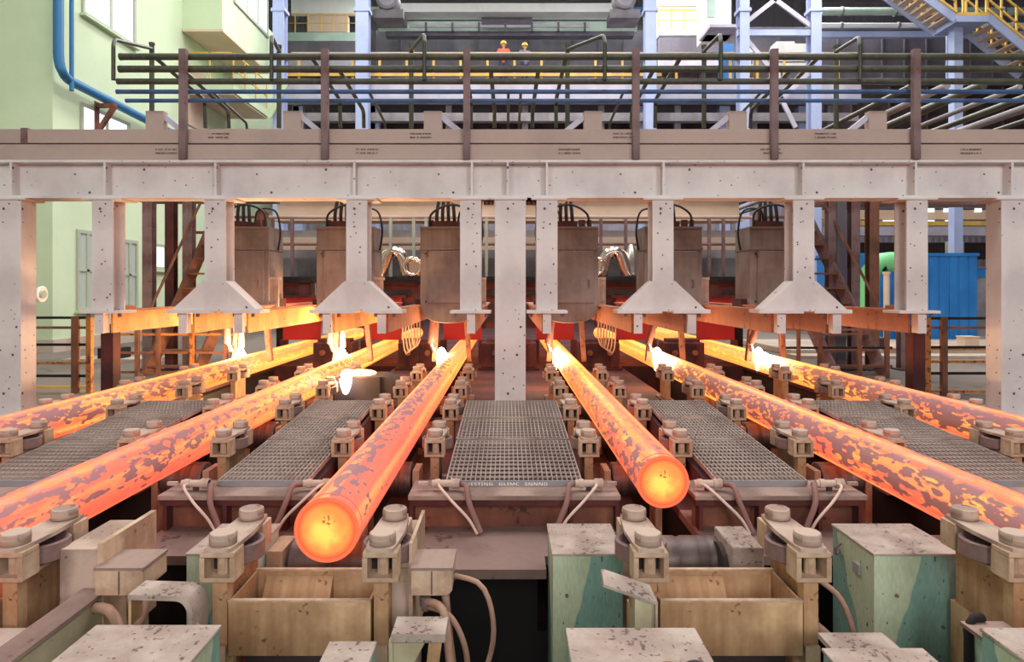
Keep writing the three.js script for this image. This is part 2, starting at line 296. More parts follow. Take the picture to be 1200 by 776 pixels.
// ---------------------------------------------------------------- green control building along one side
{
  const X = -10.55, z0 = -15.8, z1 = -31;
  const cb = thing('control_building', 'pale green rendered building with white windows along the side of the hall', 'building', [X, 0, z0]);
  const P = (m) => m;    // local: x from the face, z from the corner
  mb().span(-6.4, 0, 0, 13, 0, z1 - z0).build('wall_block', M.greenWall, cb);
  // windows in the long face: [z near, z far, y low, y high, panes]
  const win = (za, zb, ya, yb, n, lit = true) => {
    const f = mb(); const t = 0.09;
    f.span(0.0, 0.05, ya - t, ya, za + t, zb - t).span(0, 0.05, yb, yb + t, za + t, zb - t).span(0, 0.05, ya, yb, za + t, za).span(0, 0.05, ya, yb, zb, zb - t);
    for (let i = 1; i < n; i++) { const z = za + (zb - za) * i / n; f.span(0, 0.05, ya, yb, z + 0.05, z - 0.05); }
    if (!lit) f.span(0, 0.05, (ya + yb) / 2 - 0.03, (ya + yb) / 2 + 0.03, za, zb);
    const w = f.build('window', M.frameMetal, cb);
    for (let i = 0; i < n; i++) { const a = za + (zb - za) * i / n - 0.05, b = za + (zb - za) * (i + 1) / n + 0.05; mb().span(0.005, 0.02, ya, yb, a, b).build('window_pane', lit ? M.windowGlow : M.paneDim, w); }
    const s = mb().span(0, 0.14, ya - t - 0.06, ya - t, za + 0.15, zb - 0.15).build('window_sill', M.greenTrim, w);
  };
  win(-1.16, -3.4, 8.38, 10.6, 2);        // upper window
  win(-1.1, -3.1, 4.9, 6.0, 2);        // low window behind the pipes
  win(-0.95, -1.6, 1.03, 2.85, 2, false); win(-2.85, -3.5, 1.0, 2.75, 2, false); win(-4.6, -5.15, 2.15, 2.75, 1);
  mb().span(0, 0.06, 6.9, 8.9, -6.6, -7.9).build('door', M.beige, cb);
  // ledge, projecting bay with its soffit, and the lower landing
  const bay = mb().span(0, 1.3, 9.9, 13, -6.3, -10.6).build('bay', M.greenWall, cb);
  mb().span(0.02, 1.32, 9.82, 9.9, -6.28, -10.6).build('soffit', M.beige, bay);
  const bf = mb(); for (let i = 0; i < 4; i++) bf.span(1.3, 1.36, 11.25, 12.9, -7.3 - i * 1.0, -7.38 - i * 1.0); bf.span(1.3, 1.36, 11.15, 11.25, -7.2, -10.5);
  const bwin = bf.build('window', M.frameMetal, bay); 
  for (let i = 0; i < 3; i++) mb().span(1.3, 1.33, 11.25, 12.9, -7.38 - i * 1.0, -8.3 - i * 1.0).build('window_pane', M.windowGlow, bwin);
  const ld = mb().span(0, 1.55, 7.95, 8.2, -6.6, -9.9).build('landing', M.greenTrim, cb);
  mb().span(0.03, 1.5, 7.88, 7.95, -6.65, -9.85).build('soffit', M.beige, ld);
  const rl = mb(); for (const z of [-6.7, -7.7, -8.7, -9.8]) rl.span(1.48, 1.52, 8.2, 9.3, z + 0.02, z - 0.02); rl.span(0.7, 0.74, 8.2, 9.3, -6.68, -6.72).span(1.48, 1.52, 9.26, 9.3, -6.7, -9.8).span(1.48, 1.52, 8.72, 8.76, -6.7, -9.8).span(0, 1.52, 9.26, 9.3, -6.68, -6.72).span(0, 1.52, 8.72, 8.76, -6.68, -6.72);
  rl.build('railing', M.yellow, ld);
  mb().bar([1.55, 7.9, -9.85], [2.25, 9.25, -9.85], 0.1, 0.2).build('stair_stringer', M.greenTrim, ld);
  mb().span(-6.4, 0.04, 0, 0.3, 0.04, z1 - z0).build('plinth', M.concrete, cb);
}
// blue pipes running down the building and away along it
for (const [k, r, off, lab] of [[0, 0.11, 0, 'thick blue pipe bending along the green building'], [1, 0.05, 0.42, 'thin blue pipe beside the thick one on the green building']]) {
  const x = -10.25, z = -15.55 - off * 0.9, y = 6.35;
  const t = thing('wall_pipe', lab, 'pipe', [x, y, z]);
  mb().run(k ? [[0.06, 6.5, 0], [0.06, -0.25, 0]] : [[0, 6.5, 0], [0, 0, 0], [0, -0.15, -7.2]], r, 0.5, 14).build('pipe_run', M.bluePaint, t);
  mb().cyl(k ? 0.06 : 0, 3.2, 0, r + 0.03, 0.08, 'y', 16).build('clamp', M.frameMetal, t);
}
{
  const t = thing('pipe_bracket', 'rusty triangular wall bracket holding up the thick blue pipe', 'bracket', [-10.5, 6.0, -17.4]);
  mb().span(0, 0.5, 0.1, 0.2, 0.06, -0.06).build('arm', M.rust, t); mb().bar([0.02, -0.55, 0], [0.46, 0.12, 0], 0.1, 0.1).build('brace', M.rust, t); mb().span(0, 0.03, -0.65, 0.25, 0.09, -0.09).build('wall_plate', M.rust, t);
}

// ---------------------------------------------------------------- far end: casting platform, columns, crane
const ZP = 28;                              // distance of the casting platform's edge
{
  const p = thing('casting_platform', 'wide lilac steel casting platform with a yellow toe board, behind the workers', 'platform', [0, 0, -ZP]);
  const y0 = at(0, 94, ZP)[1];
  mb().span(-9.1, 14.5, y0 - 0.12, y0, 0, -9).build('floor_plate', M.slate, p);
  mb().span(-9.1, 14.5, y0 - 0.9, y0 - 0.14, 0, -0.4).build('edge_beam', M.lilac, p);
  mb().span(-9.1, 6.3, y0 + 0.16, y0 + 0.28, 0.05, 0.01).build('toe_board', M.yellow, p);
  mb().span(-9.1, 14.5, y0 - 1.62, y0 - 1.28, -0.2, -0.6).build('lower_beam', M.greyPaint, p);
  mb().span(-9.1, 14.5, y0 - 2.7, y0 - 2.45, 0, -0.5).build('lower_beam', M.lilac, p);
  for (let x = -9; x < 14; x += 3.2) mb().span(x, x + 0.25, y0 - 2.6, y0 - 0.7, -0.6, -0.9).build('hanger', M.greyPaint, p);
  mb().span(-9.1, 14.5, y0 - 4.2, y0 - 0.4, -4, -4.3).build('back_panel', M.dark, p);
  for (const x of [-8.8, -5.6, 5.7, 9.1, 12.4]) mb().span(x - 0.22, x + 0.22, 0, y0 - 0.9, -0.6, -1).build('leg', M.blueSteel, p);
  // railing along the edge
  const r = thing('platform_railing', 'yellow handrail along the lilac casting platform edge where the workers stand', 'railing', [0, y0, -ZP]);
  const ry = 1.15;
  for (let x = -8.6; x < 14.3; x += 1.11) mb().span(x - 0.045, x + 0.045, 0, ry, -0.06, -0.14).build('post', M.yellow, r);
  mb().span(-8.9, 14.4, ry, ry + 0.035, -0.08, -0.12).build('top_rail', M.beige, r);
  mb().span(-8.9, 14.4, 0.54, 0.57, -0.08, -0.12).build('mid_rail', M.yellow, r);
}
const PLY = at(0, 94, ZP)[1];
// columns of blue-lilac steel; [px centre, width px, distance, top y, label]
[[326, 13, 26, 19, 'lilac steel column beside the bay of the green building'], [424, 15, 27, 19, 'lilac steel column beside the crane drum nearer the green building'], [763, 13, 27, 19, 'lilac steel column just past the second crane drum'],
 [873, 11, 25, 19, 'lilac steel column carrying the X brace, on the drum side'], [957, 12, 25, 19, 'lilac steel column carrying the X brace, on the stair side'], [1121, 9, 28.6, null, 'short lilac steel column under the stair landing']].forEach(([px, w, z, top, label]) => {
  const x = at(px, 0, z)[0], W = w * z / F, y0 = top ? 0 : at(0, 94, ZP)[1], t = thing('steel_column', label, 'column', [x, y0, -z]), H = top ?? at(0, 30, z)[1] - y0;
  mb().span(-W / 2, W / 2, 0, H, 0.0, -0.06).span(-W / 2, W / 2, 0, H, -0.4, -0.46).span(-0.03, 0.03, 0, H, -0.06, -0.4).build('shaft', M.blueSteel, t);
  const q = mb(); for (const py of [13, 66]) { const y = at(0, py, z)[1] - y0; if (y < H) q.span(-W / 2 - 0.06, W / 2 + 0.06, y, y + 0.12, 0.04, -0.5); } q.build('collar', M.blueSteel, t);
  mb().span(-W / 2 - 0.15, W / 2 + 0.15, 0, 0.05, 0.15, -0.6).build('base_plate', M.blueSteel, t);
});
{ // X brace
  const z = 25, A = (px, py) => { const a = at(px, py, z); return [a[0], a[1], -0.2]; };
  const t = thing('cross_brace', 'grey steel X brace and struts between the two lilac columns', 'brace', [0, 0, -z]);
  for (const [a, b] of [[A(871, 28), A(940, -26)], [A(953, 28), A(880, -26)], [A(874, 40), A(908, 82)], [A(952, 82), A(915, 118)], [A(905, 88), A(935, 148)]]) mb().bar(a, b, 0.08, 0.16).build('brace_bar', M.lilac, t);
  mb().bar(A(866, 36), A(962, 36), 0.2, 0.26).build('strut', M.blueSteel, t); mb().bar(A(866, 31.6), A(962, 31.6), 0.24, 0.05).build('flange', M.slate, t);
}
{ // machinery bridge with two drums above the platform
  const z = 31, t = thing('hoist_bridge', 'long white box beam with grey walkway and two round drums above the casting platform', 'hoist', [0, 0, -z]);
  const Y = (py) => at(0, py, z)[1], X = (px) => at(px, 0, z)[0];
  mb().span(X(468), X(718), Y(17), Y(7), 0.3, -0.6).build('box_beam', M.white, t);
  mb().span(X(440), X(750), Y(30), Y(18), -0.7, -1.2).build('girder', M.mint, t);
  mb().span(X(564), X(624), Y(27), Y(17.5), -0.3, -0.6).build('dark_panel', M.slate, t);
  mb().pipe([X(480), Y(31), 0], [X(690), Y(31), 0], 0.07).build('pipe_rail', M.lilac, t);
  for (let i = 0; i < 7; i++) mb().span(X(498 + i * 31), X(500.5 + i * 31), Y(37), Y(27), 0.1, -0.05).build('pipe_hanger', M.slate, t);
  mb().span(X(450), X(745), Y(38), Y(32.5), -0.4, -0.9).build('lower_beam', M.slate, t);
  for (const px of [458, 728]) {
    const d = mb().cyl(X(px), Y(8), 0.7, 13 * z / F, 0.7, 'z', 32).build('drum', M.greyPaint, t);
    mb().lathe(X(px), Y(8), 1.05, [[0, 0.14], [0.2, 0.14], [0.22, 0.05], [0.36, 0.03], [0.38, 0]], 28, 'z').build('hub', M.lilac, d);
    mb().span(X(px - 16), X(px + 18), Y(30), Y(20), 0.9, -0.3).build('drum_frame', M.greyPaint, t);
  }
  mb().span(X(430), X(455), Y(14), Y(10), 0.2, -0.3).build('end_stop', M.mint, t); mb().span(X(735), X(760), Y(14), Y(10), 0.2, -0.3).build('end_stop', M.bluePaint, t);
  for (let i = 0; i < 9; i++) mb().span(X(480 + i * 27), X(490 + i * 27), Y(5), Y(0), -0.8, -1).build('bracket', M.slate, t);
  mb().span(X(440), X(760), Y(3), Y(-4), -1.2, -1.6).build('top_girder', M.mint, t);
}
{ // tapered dark screen behind the workers
  const z = 33, a = at(450, 62, z), b = at(745, 62, z), c = at(762, 100, z), d = at(432, 100, z), e = at(430, 36, z), f = at(766, 36, z);
  const t = thing('screen_wall', 'dark grey sheet screen behind the workers on the casting platform', 'screen', [0, 0, -z]);
  mb().prism([[e[0], e[1]], [d[0], d[1]], [c[0], c[1]], [f[0], f[1]]], -0.2, 0).build('sheet', M.slate, t);
  for (let i = 0; i < 12; i++) { const px = 440 + i * 29, x = at(px, 0, z)[0]; mb().span(x, x + 0.08, d[1], e[1], 0, 0.08).build('rib', M.slate, t); }
}
// lit bay behind, on the green building side of the platform
const block = (name, label, cat, px0, px1, py0, py1, z, depth, mat, part, group) => {
  const a = at(px0, py1, z), b = at(px1, py0, z), t = thing(name, label, cat, [(a[0] + b[0]) / 2, a[1], -z], group), w = b[0] - a[0], h = b[1] - a[1];
  mb().box(0, h / 2, -depth / 2, w, h, depth).build(part, mat, t); return [t, w, h];
};
{
  let [t, w, h] = block('gallery', 'white upper gallery with yellow railing between two lilac columns near the green building', 'gallery', 331, 420, 38, 48, 37, 1.5, M.mint, 'deck');
  mb().box(0, h + 2.2, -1.6, w, 1.3, 0.2).build('back_sheet', M.white, t); mb().box(0, h + 3.6, -1.2, w, 1.6, 0.3).build('roof_sheet', M.slate, t);
  mb().box(0.1, h + 0.9, -1.3, w * 0.55, 0.9, 0.4).build('panel', M.beige, t);
  const r = mb(); for (let i = 0; i <= 6; i++) r.box(-w / 2 + i * w / 6, h + 0.5, 0, 0.05, 1, 0.05); r.box(0, h + 1, 0, w, 0.045, 0.045).box(0, h + 0.5, 0, w, 0.03, 0.03); r.build('railing', M.yellow, t);
  mb().box(0, -0.5, 0.1, w, 0.7, 0.4).build('edge_beam', M.slate, t); mb().box(0, -1.6, 0.1, w, 0.9, 0.4).build('lower_beam', M.lilac, t);
}
{
  let [t, w, h] = block('gallery', 'pale green gallery with a yellow railing between the second drum and the white cabin', 'gallery', 772, 846, 34, 41, 36, 1.5, M.white, 'deck');
  const r = mb(); for (let i = 0; i <= 5; i++) r.box(-w / 2 + i * w / 5, h + 0.5, 0, 0.08, 1, 0.08); r.box(0, h + 1, 0, w, 0.08, 0.08).box(0, h + 0.45, 0, w, 0.06, 0.06); r.build('railing', M.yellow, t);
  mb().box(0, h + 0.9, -1.4, w, 1.6, 0.2).build('back_sheet', M.mint, t); mb().box(0, h + 3.4, -1.4, w, 3.3, 0.2).build('upper_sheet', M.beige, t);
  mb().box(0, -0.6, 0, w, 0.8, 0.4).build('edge_beam', M.slate, t); mb().box(0, -1.6, 0, w, 0.7, 0.4).build('lower_beam', M.lilac, t);
}
{
  let [t, w, h] = block('cabin', 'tall white cabin with glass side beside the X brace', 'cabin', 828, 857, -20, 41, 27, 1.4, M.white, 'body');
  mb().box(-w * 0.32, h / 2 + 0.3, 0.02, w * 0.3, h - 0.8, 0.03).build('glass_panel', M.mint, t); mb().box(0, 0.06, 0.05, w + 0.2, 0.12, 1.5).build('sill', M.lilac, t);
}
{ let [t, w, h] = block('equipment_box', 'white equipment box with a raised end on the platform by the X brace', 'box', 910, 957, 51, 94, 28.6, 0.8, M.white, 'body');
  mb().box(-w * 0.26, h + 0.05, -0.4, w * 0.45, 0.12, 0.7).build('lid', M.white, t); mb().box(0, h * 0.5, 0.01, w * 0.98, 0.05, 0.03).build('seam', M.slate, t); mb().box(0, h * 0.12, 0.01, w * 0.8, 0.25, 0.03).build('vent', M.slate, t); }
{ let [t, w, h] = block('locker', 'small white locker standing beside the blue locker on the platform', 'locker', 872, 883, 52, 93, 28.5, 0.5, M.white, 'body'); mb().box(0, h * 0.12, 0.02, w * 0.9, 0.2, 0.04).build('foot', M.rust, t); mb().box(w * 0.3, h * 0.5, 0.01, 0.04, 0.2, 0.04).build('handle', M.slate, t); }
{ let [t, w, h] = block('locker', 'bright blue locker standing on the casting platform', 'locker', 847, 860, 51, 93, 28.5, 0.6, M.blueShed, 'body'); mb().box(0, h * 0.25, 0.01, w * 0.9, 0.06, 0.03).build('seam', M.slate, t); mb().box(w * 0.3, h * 0.6, 0.01, 0.05, 0.2, 0.04).build('handle', M.white, t); }
// white pipelines and beams behind the stair
[[962, 1210, 9, 18, 33, M.mint, 'upper pale round duct behind the yellow stair'], [960, 1210, 27, 33, 31, M.white, 'lower pale duct behind the yellow stair']].forEach(([a, b, c, d, z, m, label]) => {
  const A = at(a, (c + d) / 2, z), B = at(b, (c + d) / 2, z), t = thing('duct', label, 'duct', [0, 0, -z]), r = (d - c) / 2 * z / F;
  mb().pipe([A[0], A[1], 0], [B[0], B[1], 0], r, 20).build('barrel', m, t); for (let i = 0; i < 4; i++) mb().cyl(A[0] + 1 + i * 2.6, A[1], 0, r + 0.04, 0.1, 'x', 20).build('flange', M.greyPaint, t);
});
{ const z = 30, A = at(958, 39.5, z), B = at(1215, 39.5, z), t = thing('cross_beam', 'lilac steel beam running behind the yellow stair', 'beam', [A[0], A[1], -z]); const L = B[0] - A[0];
  mb().span(0, L, -0.13, 0.13, 0, -0.05).build('web', M.blueSteel, t); mb().span(0, L, 0.13, 0.18, 0.1, -0.15).build('flange', M.slate, t); mb().span(0, L, -0.18, -0.13, 0.1, -0.15).build('flange', M.blueSteel, t); }
{ const z = 34, t = thing('screen_wall', 'dark grey sheet screen behind the platform under the yellow stair', 'screen', [0, 0, -z]), A = at(955, 100, z), B = at(1220, 43, z);
  mb().span(A[0], B[0], A[1], B[1], 0, -0.2).build('sheet', M.slate, t); for (let i = 0; i < 10; i++) mb().span(A[0] + 1.1 * i, A[0] + 1.1 * i + 0.08, A[1], B[1], 0, 0.08).build('rib', M.slate, t); }
{ const z = 36, t = thing('screen_wall', 'long grey sheet screen closing the space beneath the high beams', 'screen', [0, 0, -z]), A = at(330, 160, z), B = at(1220, 82, z);
  mb().span(A[0], B[0], A[1], B[1], 0, -0.2).build('sheet', M.dark, t); for (let i = 0; i < 20; i++) mb().span(A[0] + 2 * i, A[0] + 2 * i + 0.1, A[1], B[1], 0, 0.1).build('rib', M.dark, t); }
{ // yellow-railed stair at the upper corner
  const z = 22, P = (px, py, dz = 0) => { const a = at(px, py, z); return [a[0], a[1], dz]; };
  const t = thing('stair', 'blue-grey steel stair with yellow handrails and a landing, high by the corner', 'stair', [0, 0, -z]);
  const flights = [[P(1050, -14), P(1108, 29)], [P(1143, 25), P(1212, 82)]];
  for (const [a, b] of flights) {
    for (const dz of [0.5, -0.6]) { mb().bar([a[0], a[1], dz], [b[0], b[1], dz], 0.06, 0.3).build('stringer', M.blueSteel, t); }
    const n = 8; for (let i = 0; i < n; i++) { const k = (i + 0.5) / n, x = a[0] + (b[0] - a[0]) * k, y = a[1] + (b[1] - a[1]) * k; mb().box(x, y + 0.04, -0.05, 0.27, 0.05, 1.1).build('tread', M.beige, t); }
    mb().bar([a[0], a[1] + 0.19, 0.52], [b[0], b[1] + 0.19, 0.52], 0.1, 0.07).build('kick_strip', M.yellow, t);
    for (const dz of [0.5, -0.6]) { const r = mb(); for (const k of [0.55, 1.05]) r.bar([a[0], a[1] + k, dz], [b[0], b[1] + k, dz], 0.05, 0.05); for (let i = 0; i <= 4; i++) { const k = i / 4, x = a[0] + (b[0] - a[0]) * k, y = a[1] + (b[1] - a[1]) * k; r.span(x - 0.025, x + 0.025, y, y + 1.05, dz - 0.025, dz + 0.025); } r.build('handrail', M.yellow, t); }
  }
  const A = P(1108, 26), B = P(1145, 26);
  mb().span(A[0], B[0], A[1] - 0.2, A[1], 0.55, -0.65).build('landing', M.blueSteel, t);
  mb().span(A[0], B[0], A[1], A[1] + 0.1, 0.55, 0.52).build('toe_board', M.yellow, t);
  const r = mb(); for (let i = 0; i <= 3; i++) { const x = A[0] + (B[0] - A[0]) * i / 3; r.span(x - 0.025, x + 0.025, A[1], A[1] + 1.1, 0.5, 0.45); } r.span(A[0], B[0], A[1] + 1.05, A[1] + 1.1, 0.5, 0.45).span(A[0], B[0], A[1] + 0.55, A[1] + 0.6, 0.5, 0.45).build('handrail', M.yellow, t);
  mb().span(A[0] + 0.22, A[0] + 0.5, 0, A[1] - 0.2, 0.1, -0.2).build('post', M.blueSteel, t);
}
// bundle of pipes receding high on the far side
for (let i = 0; i < 7; i++) {
  const x = 5.05 + i * 0.46, y = 4.015 + (i % 3) * 0.012;
  const t = thing('receding_pipe', `dull grey pipe running away under the platform, ${ORD[i]} of seven counted from the white cabin`, 'pipe', [x, y, -8.6], 'pipes running away under the platform');
  mb().pipe([0, 0, 0], [0, 0, -16], 0.035 + 0.012 * (i % 3)).build('pipe_run', i % 2 ? M.greyPaint : M.greenPipe, t);
  for (const z of [-3, -9]) mb().cyl(0, 0, z, 0.06 + 0.012 * (i % 3), 0.05, 'z', 14).build('flange', M.greyPaint, t);
}
for (const z of [-12.8, -24]) { const y0 = z > -20 ? at(0, 240, 12.6)[1] + 0.3 : 0, t = thing('pipe_support', z > -20 ? 'low steel goalpost on the rear beam carrying the receding grey pipes' : 'tall steel goalpost carrying the far ends of the receding grey pipes', 'support', [6.4, y0, z]); mb().span(-1.6, 1.6, 3.86 - y0, 3.98 - y0, 0.06, -0.06).build('crossbar', M.greyPaint, t); for (const x of [-1.5, 1.5]) mb().span(x - 0.06, x + 0.06, 0, 3.86 - y0, 0.06, -0.06).build('leg', M.greyPaint, t); }

// ---------------------------------------------------------------- middle distance: beige girder, walkway rails, dark machinery
{
  const z = 14.5, Y = (py) => at(0, py, z)[1], X = (px) => at(px, 0, z)[0];
  const t = thing('beige_girder', 'long smooth beige girder seen beneath the gantry beam behind the torch machines', 'girder', [0, Y(256), -z]);
  mb().span(X(325), X(866), 0, Y(236) - Y(256), 0, -0.5).build('web', M.beige, t);
  for (const x of [-1.1, 1.15]) mb().span(x - 0.08, x + 0.08, Y(325) - Y(256), 0, -0.3, -0.46).build('hanger', M.beige, t);
  mb().span(X(322), X(870), Y(236) - Y(256), Y(233.5) - Y(256), 0.08, -0.6).build('flange', M.beige, t); mb().span(X(322), X(870), -0.06, 0, 0.1, -0.6).build('flange', M.beige, t);
  const gl = [];
  const g2 = thing('beige_girder', 'lower beige girder behind the walkway rails and foil ducts', 'girder', [0, Y(289), -z - 1.2]);
  mb().span(X(300), X(900), 0, Y(273) - Y(289), 0, -0.4).build('web', M.beige, g2); mb().span(X(300), X(900), Y(273) - Y(289), Y(264) - Y(289), -0.1, -0.4).build('upper_panel', M.greyPaint, g2); for (const x of [-1.1, 1.15, -4.6, 4.6]) mb().span(x - 0.06, x + 0.06, -Y(289), 0, -0.32, -0.4).build('leg', M.greyPaint, g2); mb().span(X(300), X(900), Y(300) - Y(289), Y(289) - Y(289), 0.05, -0.3).build('lower_panel', M.greyPaint, g2);
  const g3 = thing('rear_walkway', 'grey walkway slab with dark front under the rails behind the torch machines', 'walkway', [0, Y(325), -z]);
  mb().span(X(300), X(900), -0.12, 0, 0.6, -1.1).build('slab', M.dark, g3); for (const x of [0.03, -4.9, 4.95]) mb().span(x - 0.1, x + 0.1, -Y(325), -0.12, -0.2, -0.4).build('leg', M.dark, g3); mb().span(X(300), X(900), -0.1, Y(300) - Y(325), -1.0, -1.1).build('back_sheet', M.greyPaint, g3);
  const r = thing('walkway_railing', 'thin grey handrail on the walkway behind the torch machines', 'railing', [0, Y(325), -13.95]);
  const h = Y(258) - Y(325);
  for (const px of [330, 352, 463, 489, 503, 571, 582, 629, 700, 728, 822, 838]) mb().span(X(px) - 0.03, X(px) + 0.03, 0, h, 0.03, -0.03).build('post', px % 2 ? M.frameMetal : M.postSteel, r);
  mb().pipe([X(325), h, 0], [X(870), h, 0], 0.035).build('top_rail', M.taupe, r); mb().pipe([X(325), h * 0.55, 0], [X(870), h * 0.55, 0], 0.03).build('mid_rail', M.postSteel, r);
  // foil-wrapped ducts
  for (const [px, flip, label] of [[470, 1, 'silver foil duct elbow on the building side of the centre column'], [712, -1, 'silver foil duct elbow on the blue shed side of the centre column']]) {
    const x = X(px), y = Y(325), d = thing('foil_duct', label, 'duct', [x, y, -13.3]);
    mb().run([[-0.22 * flip, 0.02, 0], [-0.05 * flip, 0.5, 0], [0.22 * flip, 0.42, 0], [0.3 * flip, 0.02, 0]], 0.12, 0.2, 16).build('elbow', M.shiny, d);
    mb().lathe(-0.3 * flip, 0, -0.1, [[0.22, 0.02], [0.17, 0.3], [0.05, 0.62], [0, 0.62]], 18).build('cone', M.shiny, d);
    mb().cyl(0.42 * flip, 0.16, 0, 0.16, 0.16, 'z', 22).build('flange', M.shiny, d); mb().add(new THREE.TorusGeometry(0.16, 0.045, 10, 22), new THREE.Matrix4().makeTranslation(0.42 * flip, 0.18, 0.1)).build('ring', M.shiny, d);
  }
  // dark hulks below the walkway, one per gap
  [[340, 366], [436, 492], [566, 632], [700, 745], [826, 862]].forEach(([a, b], i) => {
    const A = X(a - 8), B = X(b + 8), t = thing('drive_cabinet', `dark drive cabinet in the ${ORD[i]} gap between torch machines, counted from the green building`, 'cabinet', [(A + B) / 2, 0, -13.1]);
    const w = B - A; mb().span(-w / 2, w / 2, 0.72, Y(329), 0, -0.8).build('body', M.rustGlowTint, t); mb().span(-w / 2 - 0.03, w / 2 + 0.03, Y(329), Y(325) - 0.125, 0.05, -0.82).build('top', M.black, t);
    for (let k = 0; k < 3; k++) mb().span(-w * 0.4, w * 0.4, 0.85 + k * 0.25, 0.95 + k * 0.25, 0.03, 0).build('louvre', M.dark, t);
  });
}
// dark straightener frames standing between the bars further back
[[-3.17, 'one and two'], [-1.64, 'two and three'], [0, 'three and four'], [1.64, 'four and five'], [3.17, 'five and six']].forEach(([x, n]) => {
  const w = x ? 0.36 : 0.5, t = thing('straightener_frame', `dark maroon machine frame on the floor between bars ${n}, behind the torches`, 'machine frame', [x, 0, -12.3]);
  mb().span(-w, w, 0.05, 0.5, 0, -0.5, 0.02).build('body', M.rustGlowTint, t); mb().span(-w - 0.05, w + 0.05, 0, 0.05, 0.05, -0.6).build('foot', M.trench, t); mb().span(-w * 0.8, w * 0.8, 0.5, 0.56, -0.05, -0.4).build('cover', M.rustGlowTint, t);
  for (const s of [-0.6, 0, 0.6]) mb().span(s * w - 0.02, s * w + 0.02, 0.06, 0.48, 0.03, 0).build('rib', M.rustGlowTint, t);
  for (const s of [-0.5, 0.5]) mb().cyl(s * w, 0.32, 0.03, 0.05, 0.05, 'z', 14).build('plug', M.rust, t);
});
// straightener blocks that the bars come out of: shields over each bar, bar glow painted into their red
STRAND.forEach((x, i) => {
  const t = thing('outlet_shield', `glow-painted heat shield standing over the far end of bar ${['one', 'two', 'three', 'four', 'five', 'six'][i]} counted from the green building`, 'shield', [x, 0, -13.0]);
  mb().span(-0.36, 0.36, 0.5, 1.3, 0, -0.03).build('shield_plate', M.shield, t);
  for (const s of [-1, 1]) mb().span(s * 0.3, s * 0.42, 0, 0.5, 0, -0.06).build('side_stand', M.rustGlowTint, t);
  mb().span(-0.44, 0.44, 1.3, 1.35, 0.02, -0.05).build('cap_plate', M.rustGlowTint, t);
});

// ---------------------------------------------------------------- gantry: beam, columns, hanging posts
const gx = (px) => CAMX + (px - VX) * FRAME_Z / F, gy = (py) => CAMY - (py - VY) * FRAME_Z / F;
const BEAM_T = gy(187), BEAM_B = gy(232);
{
  const t = thing('gantry_beam', 'long pale rust-speckled steel beam spanning the whole bar outlet on white columns', 'beam', [0, BEAM_B, -FRAME_Z]);
  const h = BEAM_T - BEAM_B, x0 = -6.6, x1 = 6.6;
  mb().span(x0, x1, 0.03, h - 0.03, -0.13, -0.15).build('web', M.paleSteel, t);
  mb().span(x0, x1, h - 0.03, h, 0, -0.3).build('flange', M.paleSteel, t);
  mb().span(x0, x1, 0, 0.03, 0, -0.3).build('flange', M.paleSteel, t);
  for (const px of [12, 122, 252, 415, 553, 595, 641, 778, 942, 1074, 1187]) mb().span(gx(px) - 0.012, gx(px) + 0.012, 0.03, h - 0.03, -0.005, -0.29).build('stiffener', M.paleSteel, t);
  for (const px of [570, 575, 620, 626]) mb().cyl(gx(px), -0.04, -0.08, 0.03, 0.05, 'y', 8).build('bolt', M.rust, t);
}
